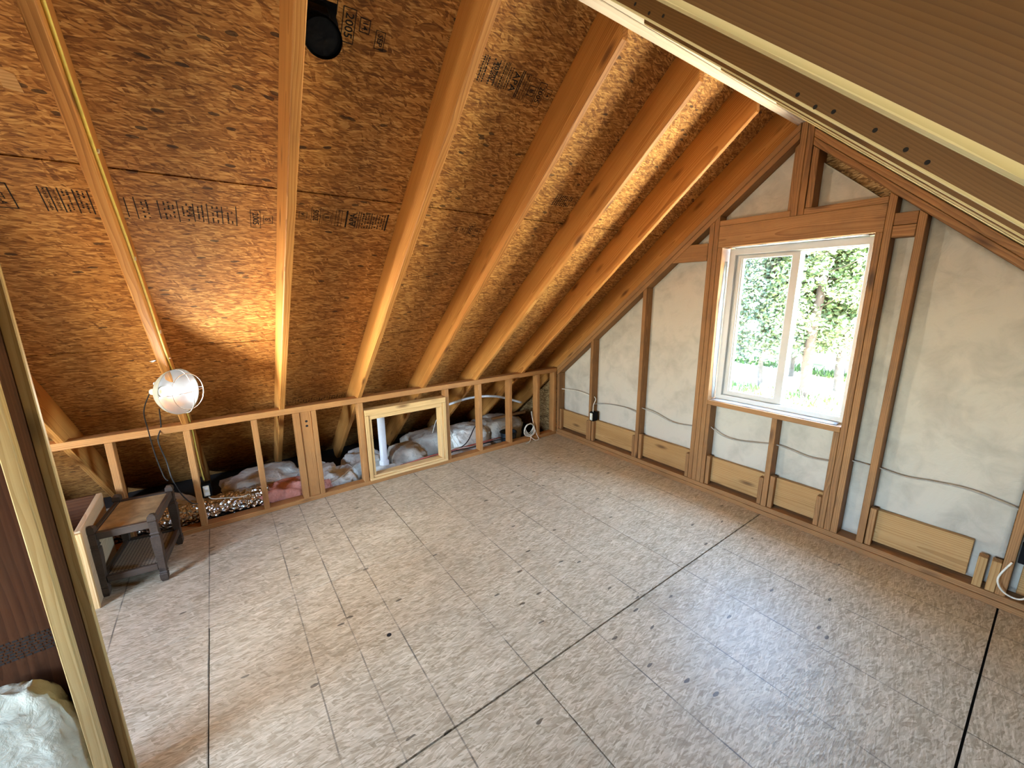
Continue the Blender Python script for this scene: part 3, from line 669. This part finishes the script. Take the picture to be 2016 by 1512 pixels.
# ------------------------------------------------------------------ insulation pieces, pipes and cables behind the knee wall
def mound(name, c, s, mat, label, seed, group=None, amp=.18, rotz=0, cat='insulation'):
    nu, nv = 40, 22; v, f = [], []
    for j in range(nv + 1):
        ph = math.pi * j / nv
        for i in range(nu):
            th = 2 * math.pi * i / nu
            d = V((math.sin(ph) * math.cos(th), math.sin(ph) * math.sin(th), math.cos(ph)))
            # squarish pillow
            e = .62; p = V([math.copysign(abs(k) ** e, k) for k in d])
            p *= 1 + amp * noise.noise(d * 1.7 + V((seed * 3.1, 0, 0))) + amp * .45 * noise.noise(d * 5 + V((0, seed, 0))) + amp * .2 * noise.noise(d * 13)
            v.append((p.x * s[0], p.y * s[1], p.z * s[2]))
    for j in range(nv):
        for i in range(nu): f.append((j * nu + i, (j + 1) * nu + i, (j + 1) * nu + (i + 1) % nu, j * nu + (i + 1) % nu))
    o = mesh_obj(name, v, f, mat, None, Matrix.Translation(c) @ Matrix.Rotation(rotz, 4, 'Z'), smooth=True)
    return tag(o, label, cat, None, group)
mound('fibreglass_batt', (-3.12, .43, .015), (.32, .20, .20), 'fluff_grey', 'long dusty grey batt behind the foil duct', 1)
mound('fibreglass_batt', (-2.72, .36, -.005), (.22, .20, .15), 'fluff', 'torn white batt behind the doubled knee wall studs', 2, amp=.3)
mound('fibreglass_batt', (-2.50, .30, -.02), (.16, .16, .135), 'fluff', 'slab of white batt beside the doubled studs', 3, amp=.2)
mound('fibreglass_batt', (-2.22, .52, -.03), (.20, .20, .17), 'fluff', 'white batt piled behind the stud next to the hatch', 4)
mound('fibreglass_batt', (-2.06, .22, -.05), (.20, .10, .09), 'fluff', 'low white batt at the foot of the white pipe', 5)
mound('fibreglass_batt', (-1.80, .40, -.02), (.21, .17, .175), 'fluff_grey', 'rounded grey batt seen through the access hatch', 6, amp=.14)
mound('fibreglass_batt', (-1.42, .62, -.02), (.30, .22, .20), 'fluff_grey', 'wide dusty batt beyond the hatch opening', 7)
mound('fibreglass_batt', (-1.00, .55, -.02), (.26, .26, .19), 'fluff', 'pale batt below the bent tube', 8)
mound('fibreglass_batt', (-.50, .62, -.03), (.30, .28, .20), 'fluff_grey', 'brownish batt in the eave beside the gable', 9)
mound('fibreglass_batt', (-1.18, .25, -.06), (.40, .12, .07), 'fluff', 'flat white batt under the cables by the sole plate', 12, amp=.25)
mound('fibreglass_batt', (-3.95, .45, -.02), (.40, .26, .14), 'fluff_grey', 'dusky batt in the dark eave behind the stool', 13)
mound('pink_insulation', (-2.98, .185, .045), (.20, .085, .10), 'pinkfluff', 'torn pink fibreglass piece beside the foil duct', 10, amp=.3)
mound('pink_insulation', (-2.645, .16, -.03), (.05, .055, .11), 'pinkfluff', 'small pink fibreglass tuft beside the doubled studs', 11, amp=.3)
mound('partition_insulation', (-3.921, -1.912, .285), (.130, .044, .29), 'fluff_cream', 'pale fibreglass batt stuffed behind the near posts', 14, amp=.16)
# foil duct
pts = smooth_path([(-4.25, .26, .05), (-3.9, .215, .065), (-3.6, .195, .07), (-3.38, .195, .08), (-3.20, .20, .075), (-3.10, .21, .07)], 12)
dv, df = tube_geo(pts, .10, 28, radii=[.098 + .006 * math.sin(i * 1.9) for i in range(len(pts))])
dv = [p + V((0, noise.noise(p * 17), noise.noise(p * 14 + V((3, 0, 0))))) * .012 for p in dv]
duct = root('flexible_duct', (-3.6, .2, -.03), 'crinkled silver foil duct lying behind the knee wall', 'duct')
mesh_obj('duct_sleeve', dv, df, 'foil', duct, smooth=True)
lv, lf = lathe_geo(((0, .104), (.03, .106), (.06, .103)), 28)
mesh_obj('duct_collar', lv, lf, 'foil', duct, Matrix.Translation((-3.16, .205, .073)) @ Matrix.Rotation(math.pi / 2, 4, 'Y'), smooth=True)
# white vent pipe with collar
vp = root('vent_pipe', (-2.07, .30, 0), 'white plastic pipe standing upright behind the access hatch', 'pipe')
lathe('pipe_wall', ((-.08, .036), (.60, .036), (.60, .032), (.2, .032)), Matrix.Translation((-2.07, .30, 0)), 'pvc', vp, 24)
lathe('pipe_coupling', ((-.10, .046), (.075, .046), (.085, .037)), Matrix.Translation((-2.07, .30, 0)), 'pvc', vp, 24)
o = tube('bent_tube', [(-1.45, .29, .505), (-1.36, .29, .535), (-1.05, .28, .575), (-.70, .28, .535), (-.33, .28, .40)], .0135, 'conduit', seg=12)
tag(o, 'pale blue bent tube bridging the open knee wall studs', 'tube')
for i, (pts_, r, m, nm, lb) in enumerate((
    ([(-2.02, .13, .045), (-1.7, .12, .075), (-1.35, .13, .07), (-1.05, .15, .065), (-.78, .15, .05)], .007, 'copper', 'copper_pipe', 'reddish pipe running low behind the hatch sill'),
    ([(-1.95, .17, .04), (-1.6, .155, .055), (-1.3, .17, .06), (-1.0, .19, .055), (-.7, .2, .05)], .006, 'copper', 'copper_pipe', 'second reddish pipe nearer the batts behind the hatch'),
    ([(-1.45, .12, .045), (-1.2, .16, .10), (-.98, .33, .20), (-.85, .40, .22)], .006, 'blackwire', 'black_cable', 'black cable looping over the pale batt'),
    ([(-1.44, .16, .05), (-1.15, .12, .055), (-.85, .13, .06), (-.62, .12, .05)], .006, 'blackwire', 'black_cable', 'black cable lying along the sole plate'),
    ([(-1.46, .45, .20), (-1.40, .43, .36), (-1.32, .40, .33), (-1.30, .34, .18), (-1.25, .25, .06)], .004, 'whitewire', 'white_cable', 'thin white cable arching over the wide dusty batt'),
    ([(-1.44, .14, .06), (-1.28, .13, .075), (-1.1, .14, .05), (-.9, .12, .045)], .0045, 'whitewire', 'white_cable', 'white cable lying low between the east knee wall studs'),
    ([(-2.62, .12, .06), (-2.52, .15, .085), (-2.42, .20, .12), (-2.36, .24, .13)], .004, 'whitewire', 'white_cable', 'white cable crossing the torn batt'),
)): tag(tube(nm, pts_, r, m), lb, 'cable' if 'cable' in nm else 'pipe')
# coil of cable and dark bucket in the corner bay
co = root('cable_coil', (-.42, .02, .04), 'loose coil of white cable leaning in the knee wall corner', 'cable coil')
for k in range(4):
    cpt = V((-.42 + .004 * k, .008 + .006 * k, .135 + .004 * k)); rr = .080 - .008 * k
    tube('cable_loop', [cpt + V((rr * math.cos(a), .012 * math.sin(2 * a + k), rr * math.sin(a))) for a in [2 * math.pi * i / 24 for i in range(24)]], .0038, 'whitewire', co, closed=True, smooth_pts=False)
tube('cable_tail', [(-.42, .0, .055), (-.36, -.03, .006), (-.30, -.02, .006), (-.31, .01, .06), (-.345, .03, .20), (-.35, .06, .34)], .0038, 'whitewire', co)
tube('cable_tail', [(-.40, -.005, .055), (-.46, -.04, .006), (-.52, -.05, .005)], .0038, 'whitewire', co)
bk = root('tub', (-.62, .20, .0), 'dark blue grey tub sitting behind a knee wall stud', 'tub')
M['tub'] = plain('dark_blue_plastic', (.018, .028, .036), .4)
lathe('tub_body', ((-.04, .0), (-.04, .085), (.10, .10), (.10, .095), (-.03, .082)), Matrix.Translation((-.60, .19, 0)), 'tub', bk, 28)
lathe('tub_rim', ((.092, .100), (.094, .106), (.102, .106), (.104, .098)), Matrix.Translation((-.60, .19, 0)), 'tub', bk, 28)
tag(box('loose_lath', (-.62, -.10), (.50, .53), (.17, .20), 'stud', None, 'x'), 'loose wooden lath lying in the gable end of the eave', 'lath')

# ------------------------------------------------------------------ work lamp on the rafter
LC = V((-3.492, -.545, 1.172)); AX = V((.76, -.65, .02)).normalized()
lm = Matrix.Translation(LC) @ AX.to_track_quat('Z', 'Y').to_matrix().to_4x4()
lamp = root('work_lamp', (-3.53, -.42, 1.17), 'glaring clamp work lamp with aluminium reflector hung on a rafter', 'lamp')
refl = lathe('reflector', ((-.105, .030), (-.100, .045), (-.085, .072), (-.055, .104), (-.025, .124), (0, .132)), lm, 'alu', lamp, 48)
lathe('reflector_shell', ((-.107, .030), (-.102, .047), (-.087, .075), (-.057, .107), (-.026, .127), (0, .1345), (.003, .1345), (.0005, .1318)), lm, 'alu_out', refl, 48)
lathe('socket', ((-.175, .001), (-.175, .018), (-.150, .021), (-.106, .021), (-.104, .030), (-.100, .031)), lm, 'cream', lamp, 24)
M['bulb'] = emit('lamp_bulb', (.92, .97, 1.0), 11)
lathe('bulb', ((-.095, .014), (-.075, .017), (-.055, .027), (-.035, .031), (-.018, .026), (-.008, .014), (-.005, .0005)), lm, 'bulb', lamp, 24)
gd = root('guard', LC, None, None); gd.parent = lamp; gd.matrix_basis = world_of(lamp).inverted() @ lm
def lpt(r, a, h): return lm @ V((r * math.cos(a), r * math.sin(a), h))
gv = []
for a in (0, math.pi / 2):
    path = [lpt(.133, a, .002), lpt(.122, a, .045), lpt(.075, a, .078), lpt(.0, a, .088), lpt(.075, a + math.pi, .078), lpt(.122, a + math.pi, .045), lpt(.133, a + math.pi, .002)]
    gv.append(tube_geo(smooth_path(path, 8), .0022, 6))
gv.append(tube_geo([lpt(.1055, 2 * math.pi * i / 36, .059) for i in range(36)], .002, 6, True))
bpy.data.objects.remove(gd)
v_, f_ = disc_bits(gv); mesh_obj('wire_guard', v_, f_, 'steelwire', refl, smooth=True)
hk = lm @ V((0, 0, -.10)) + V((-.01, .0, .05))
NAIL = V((-3.565, -.50, 1.345))
hook = tube('hook', [lm @ V((0, 0, -.05)) + V((0, 0, .112)), lm @ V((0, 0, -.07)) + V((-.005, .01, .15)), NAIL + V((.03, 0, .025)), NAIL + V((-.012, .0, .012)), NAIL + V((-.03, .01, .004))], .0028, 'steelwire', lamp)
tube('hook_nail', [NAIL + V((-.035, .0, .012)), NAIL + V((.062, 0, .022))], .003, 'steelwire', hook)
tube('thumb_ring', [hk + V((-.012, 0, .0)) + V((.014 * math.cos(a), 0, .014 * math.sin(a))) for a in [2 * math.pi * i / 18 for i in range(18)]], .0022, 'steelwire', lamp, closed=True, smooth_pts=False)
ld = bpy.data.lights.new('work_lamp_light', 'SPOT'); ld.spot_size = math.radians(178); ld.spot_blend = 1.0; lo = bpy.data.objects.new('work_lamp_light', ld); C.objects.link(lo)
ld.energy = 150; ld.color = (1.0, .90, .74); ld.shadow_soft_size = .03; lo.parent = lamp; lo.matrix_basis = world_of(lamp).inverted() @ Matrix.Translation(lm @ V((0, 0, -.004))) @ AX.to_track_quat('-Z', 'Y').to_matrix().to_4x4()
sk = lm @ V((0, 0, -.172))
o = tube('lamp_cord', [sk, sk + V((-.02, .03, -.02)), (-3.70, -.26, 1.02), (-3.72, -.10, .86), (-3.72, -.03, .66), (-3.70, -.03, .50), (-3.68, -.06, .47)], .0035, 'blackwire')
tag(o, 'dark cord dropping from the work lamp to the stool', 'cord')
o = tube('extension_cord', [(-3.665, .092, .95), (-3.667, .02, .84), (-3.69, -.035, .76), (-3.67, -.03, .60), (-3.655, -.06, .47), (-3.62, -.045, .33), (-3.57, -.01, .235), (-3.52, .03, .24), (-3.498, .075, .32)], .004, 'blackwire')
tag(o, 'dark cord looping off the stool up to the outlet', 'cord')
# yellow cable stapled to the rafter and running down to the outlet
yc = root('yellow_cable', (-3.5, 0, .84), 'yellow cable stapled along the side of the rafter above the lamp', 'cable')
def rp(s, d): return V((-3.512, 0, .84)) + UP * s + NO * d
pp = [rp(3.0 - .25 * i, .050 + .012 * math.sin(i * 1.3)) for i in range(12)] + [rp(.06, .05), V((-3.508, .075, .77)), V((-3.508, .10, .60)), V((-3.503, .10, .44)), V((-3.497, .095, .36))]
tube('cable_sheath', pp, .0055, 'yellowwire', yc)
for s in (2.62, 2.05, 1.55, 1.02, .52): 
    c = rp(s, .052 + .004 * math.sin(s)); beam('staple', c + NO * .010 + V((.0065, 0, 0)), c - NO * .010 + V((.0065, 0, 0)), .006, .004, UP, 'tag', yc, bevel=.0008)
# outlet boxes
def outlet(name, c, yaw, label, body='black', face=True):
    r = root(name, c, label, 'outlet box'); m = Matrix.Translation(c) @ Matrix.Rotation(yaw, 4, 'Z')
    def bb(nm, x, y, z, mat, par_=None):
        v = [m @ V((a, b, d)) for d in z for a, b in ((x[0], y[0]), (x[1], y[0]), (x[1], y[1]), (x[0], y[1]))]
        o = mesh_obj(nm, v, [(3, 2, 1, 0), (4, 5, 6, 7), (0, 1, 5, 4), (1, 2, 6, 5), (2, 3, 7, 6), (3, 0, 4, 7)], mat, par_ or r)
        bm = bmesh.new(); bm.from_mesh(o.data); bmesh.ops.recalc_face_normals(bm, faces=bm.faces); bmesh.ops.bevel(bm, geom=list(bm.edges), offset=.002, segments=2, affect='EDGES'); bm.to_mesh(o.data); bm.free()
        return o
    bb('box_shell', (-.029, .029), (0, .07), (-.05, .05), body)
    if face:
        rc = bb('receptacle', (-.018, .018), (-.006, .002), (-.040, .040), 'cream')
        for z in (-.02, .02): bb('socket_face', (-.012, .012), (-.009, -.005), (z - .012, z + .012), 'tag', rc)
    return r
outlet('outlet_box', V((-3.488, .010, .305)), 0, 'black outlet box with cream receptacle on the knee wall stud')
outlet('outlet_box', V((-.030, -.604, .375)), -math.pi / 2, 'black outlet box wired on the gable stud nearest the corner')
outlet('outlet_box', V((-.035, -3.645, .36)), -math.pi / 2, 'dark outlet box at the far end of the gable wall', face=False)
tag(tube('white_cable', [(-3.49, .05, .26), (-3.47, .07, .21), (-3.40, .085, .185), (-3.30, .075, .165), (-3.24, .08, .165)], .004, 'whitewire'), 'white cable drooping from the outlet over the foil duct', 'cable')
# cables across the gable wall
gw = (([(.05, -.02, .575), (.05, -.30, .60), (.05, -.55, .575)], 'whitewire', 'pale cable strung across the bay beside the corner'),
      ([(.045, -.571, .585), (.035, -.60, .56), (.0, -.603, .50), (-.004, -.604, .425)], 'whitewire', 'white cable bending down into the gable outlet box'),
      ([(.05, -.571, .50), (.06, -.75, .535), (.06, -1.0, .55), (.05, -1.187, .52)], 'greycable', 'grey cable strung between the corner outlet and the next stud'),
      ([(.04, -1.187, .60), (.05, -1.35, .575), (.055, -1.55, .53), (.05, -1.776, .555)], 'greycable', 'sagging grey cable in the bay beside the window studs'),
      ([(.04, -1.885, .60), (.05, -2.0, .535), (.05, -2.15, .53), (.05, -2.39, .575)], 'greycable', 'grey cable sagging in the bay below the sliding sash'),
      ([(.05, -2.39, .580), (.055, -2.5, .565), (.055, -2.62, .545), (.05, -2.765, .56)], 'greycable', 'grey cable in the bay below the fixed pane'),
      ([(.06, -2.85, .60), (.06, -2.91, .60), (.06, -2.98, .595)], 'greycable', 'short grey cable in the narrow bay beside the window'),
      ([(.06, -2.99, .60), (.055, -3.12, .585), (.055, -3.25, .60), (.05, -3.40, .605), (.05, -3.59, .565)], 'greycable', 'long grey cable across the wide bay beyond the window'))
for pts_, m, lb in gw: tag(tube('wall_cable', pts_, .0042, m), lb, 'cable')
tag(tube('loose_cable', [(-.03, -3.60, .30), (-.06, -3.57, .20), (-.05, -3.60, .13), (-.04, -3.66, .12), (-.03, -3.70, .20), (-.04, -3.66, .27)], .0045, 'whitewire'), 'loose white cable loop hanging under the dark outlet box', 'cable')
# nails left in the gable sole plate etc. are too small to see

# ------------------------------------------------------------------ stool and crate in the corner by the posts
st = root('two_tier_stool', (-3.84, -.29, 0), 'old dark wooden stool with a stained seat above a cane shelf', 'stool')
ang = math.radians(-7); sm = Matrix.Translation((-3.838, -.295, 0)) @ Matrix.Rotation(ang, 4, 'Z')
SXh, SYh = .135, .215
prof = ((0, .0135), (.02, .020), (.05, .021), (.055, .017), (.062, .022), (.07, .018), (.14, .0185), (.24, .024), (.31, .025), (.318, .019), (.33, .025), (.338, .020), (.40, .021), (.405, .017), (.415, .023), (.44, .021), (.452, .010), (.455, .001))
for sx in (-1, 1):
    for sy in (-1, 1): lathe('leg', prof, sm @ Matrix.Translation((sx * SXh, sy * SYh, 0)) @ Matrix.Rotation(math.pi / 4, 4, 'Z'), 'oldwood', st, 4)
def sbox(nm, x, y, z, mat, bevel=.003):
    cx, cc, cz = (x[0] + x[1]) / 2, (y[0] + y[1]) / 2, (z[0] + z[1]) / 2
    if abs(x[1] - x[0]) > abs(y[1] - y[0]): a, b, wy = (x[0], cc, cz), (x[1], cc, cz), y[1] - y[0]
    else: a, b, wy = (cx, y[0], cz), (cx, y[1], cz), x[1] - x[0]
    return beam(nm, sm @ V(a), sm @ V(b), wy, z[1] - z[0], (0, 0, 1), mat, st, bevel=bevel)
for zz, h in ((.365, .045), (.085, .040)):
    for s in (-1, 1):
        sbox('rail', (-SXh + .018, SXh - .018), (s * SYh - .012, s * SYh + .012), (zz, zz + h), 'oldwood')
        sbox('rail', (s * SXh - .012, s * SXh + .012), (-SYh + .018, SYh - .018), (zz, zz + h), 'oldwood')
sbox('seat_panel', (-SXh + .013, SXh - .013), (-SYh + .013, SYh - .013), (.388, .402), 'canvas')
cv = [(x, y, z) for z in (.105, .113) for x, y in ((-SXh + .013, -SYh + .013), (SXh - .013, -SYh + .013), (SXh - .013, SYh - .013), (-SXh + .013, SYh - .013))]
mesh_obj('cane_shelf', cv, [(3, 2, 1, 0), (4, 5, 6, 7), (0, 1, 5, 4), (1, 2, 6, 5), (2, 3, 7, 6), (3, 0, 4, 7)], 'cane', st, sm)
cr = root('wooden_crate', (-4.25, -.33, 0), 'open pale wooden crate half hidden by the near posts', 'crate')
M['crate'] = wood_mat('crate_ply', (.30, .19, .10), (.46, .31, .17), (.58, .42, .25), knots=False)
box('side_board', (-4.040, -4.012), (-.590, -.040), (.001, .478), 'crate', cr, 'y'); box('side_board', (-4.52, -4.49), (-.590, -.040), (.001, .478), 'crate', cr, 'y')
box('end_board', (-4.489, -4.041), (-.062, -.040), (.001, .478), 'redboard', cr, 'x'); box('end_board', (-4.489, -4.041), (-.590, -.568), (.001, .30), 'crate', cr, 'x')
box('bottom_board', (-4.489, -4.041), (-.567, -.063), (.001, .015), 'crate', cr, 'x')
box('corner_batten', (-4.048, -4.008), (-.612, -.591), (.001, .470), 'pine', cr, 'z')

# ------------------------------------------------------------------ black vent hood under the sheathing
vc = root('roof_vent', (-2.84, -1.9, 2.6), 'black round plastic vent fixed under the roof boards beside a rafter', 'vent')
vm = ML @ Matrix.Translation((-2.832, 2.565, 0))
lathe('vent_collar', ((0, .070), (.012, .070), (.014, .056), (.085, .056), (.088, .064), (.098, .064)), vm, 'black', vc, 32)
lathe('vent_flap', ((.090, .0005), (.0925, .030), (.090, .058)), vm, 'black', vc, 32)
beam('vent_flange', vm @ V((-.07, 0, .002)), vm @ V((.06, 0, .002)), .15, .004, -NO, 'black', vc, bevel=.001)
beam('flap_hinge', vm @ V((-.04, .060, .06)), vm @ V((.02, .060, .06)), .018, .05, -NO, 'black', vc, bevel=.003)

# ------------------------------------------------------------------ outdoors
gx = []; gf = []; nx_, ny_ = 40, 40
def gz(x, y): return -2.75 + .018 * max(0, x - 12) + .25 * noise.noise(V((x * .12, y * .12, 0)))
for i in range(nx_ + 1):
    for j in range(ny_ + 1):
        x = .2 + 110 * (i / nx_) ** 1.6; y = -45 + 110 * j / ny_; gx.append((x, y, gz(x, y)))
for i in range(nx_):
    for j in range(ny_): a = i * (ny_ + 1) + j; gf.append((a, a + ny_ + 1, a + ny_ + 2, a + 1))
gr = mesh_obj('ground', gx, gf, 'ground', None, smooth=True); tag(gr, 'dry sunlit ground outside below the window', 'ground', 'structure')
rnd = random.Random(5); gv, gf = [], []
for k in range(22000):
    x = rnd.uniform(14, 48); y = x * rnd.uniform(-.05, .55)
    if noise.noise(V((x * .30, y * .11, 4.0))) < .03: continue
    z = gz(x, y) - .02; h = rnd.uniform(.12, .40); a = rnd.uniform(0, 3.14); wv = V((math.cos(a), math.sin(a), 0)) * rnd.uniform(.03, .07); ln = V((rnd.uniform(-.15, .15), rnd.uniform(-.15, .15), h)); n = len(gv)
    p = V((x, y, z)); gv += [p - wv, p + wv, p + wv * .6 + ln * .6, p + ln, p - wv * .4 + ln * .6]; gf.append((n, n + 1, n + 2, n + 3, n + 4))
tag(mesh_obj('grass', gv, gf, 'grass'), 'bright green grass patches on the dry ground outside', 'grass', 'stuff')
def crown_mesh(seed, n, rx, h0, h1, leaf):
    rnd = random.Random(seed); v, f = [], []
    for k in range(n):
        t = rnd.random() ** .9; z = h0 + (h1 - h0) * t
        r = rx * math.sqrt(rnd.random()) * (1.0 - .55 * t); a = rnd.uniform(0, 6.283)
        if noise.noise(V((math.cos(a) * 1.7, math.sin(a) * 1.7, z * .9 + seed))) < -.22: continue
        c = V((r * math.cos(a), r * math.sin(a), z - .25 * r)); d = V((rnd.gauss(0, 1), rnd.gauss(0, 1), rnd.gauss(0, .6))).normalized(); e = d.cross(V((rnd.gauss(0, 1), rnd.gauss(0, 1), rnd.gauss(0, 1)))).normalized()
        s = leaf * rnd.uniform(.6, 1.3); b = len(v); v += [c - d * s, c + e * s * .55, c + d * s, c - e * s * .55]; f.append((b, b + 1, b + 2, b + 3))
    me = bpy.data.meshes.new('foliage'); me.from_pydata([tuple(p) for p in v], [], f); return me
crowns = [crown_mesh(1, 24000, 2.3, 2.2, 10.0, .095), crown_mesh(2, 22000, 1.9, 1.8, 9.5, .095), crown_mesh(3, 20000, 2.6, 2.8, 10.5, .10)]
for i, me in enumerate(crowns): me.materials.append(M['leaf1'] if i != 1 else M['leaf2'])
def trunk_mesh(seed, h, r, branches):
    rnd = random.Random(seed); geos = []
    pts = [V((0, 0, -.3))] + [V((.06 * rnd.gauss(0, 1), .06 * rnd.gauss(0, 1), h * k / 7)) for k in range(1, 8)]
    geos.append(tube_geo(smooth_path(pts, 3), r, 9, radii=[r * (1.15 - .85 * i / 21) for i in range(22)]))
    for k in range(branches):
        z = rnd.uniform(1.3, h * .8); a = rnd.uniform(0, 6.283); L = rnd.uniform(.6, 1.9); d = V((math.cos(a), math.sin(a), rnd.uniform(-.05, .45)))
        geos.append(tube_geo([V((0, 0, z)), V((0, 0, z)) + d * L * .5, V((0, 0, z)) + d * L + V((0, 0, .15))], r * .12, 5, radii=[r * .16, r * .1, r * .03]))
    v, f = disc_bits(geos); me = bpy.data.meshes.new('trunk'); me.from_pydata([tuple(p) for p in v], [], f)
    for p in me.polygons: p.use_smooth = True
    return me
trunks = [trunk_mesh(1, 9.5, .15, 26), trunk_mesh(2, 9.0, .10, 22), trunk_mesh(3, 10, .19, 30)]
for i, me in enumerate(trunks): me.materials.append(M['bark'] if i < 2 else M['bark2'])
def tree(x, y, ti, ci, label, sc=1.0, rot=0.0, group='trees outside the window'):
    r = root('tree', (x, y, gz(x, y)), label, 'tree', None, group); r.rotation_euler.z = rot; r.scale = (sc,) * 3
    for nm, me in (('trunk', trunks[ti]), ('foliage', crowns[ci])):
        o = bpy.data.objects.new(nm, me); C.objects.link(o); o.parent = r
    return r
tree(16.4, 2.55, 2, 0, 'thick brown trunked tree outside in the middle of the fixed pane', 1.0, .3)
tree(18.4, 1.95, 0, 2, 'leaning grey trunked tree outside near the edge of the fixed pane', 1.05, 1.2)
tree(16.6, 4.35, 1, 1, 'thin pale tree outside in the middle of the sliding pane', .95, 2.2)
tree(25.0, 9.2, 1, 0, 'slim distant tree outside near the edge of the sliding pane', 1.0, .9)
rnd = random.Random(11)
spots = []
for k in range(400):
    x = rnd.uniform(19, 62); y = x * rnd.uniform(-.03, .52)
    if all((x - a) ** 2 + (y - b) ** 2 > (2.2 + .03 * x) ** 2 for a, b in spots): spots.append((x, y))
    if len(spots) >= 44: break
for i, (x, y) in enumerate(spots):
    tree(x, y, i % 2, i % 3, 'one of the slender leafy trees standing further back outside the window', rnd.uniform(.85, 1.25), rnd.uniform(0, 6), 'slender trees further back outside')
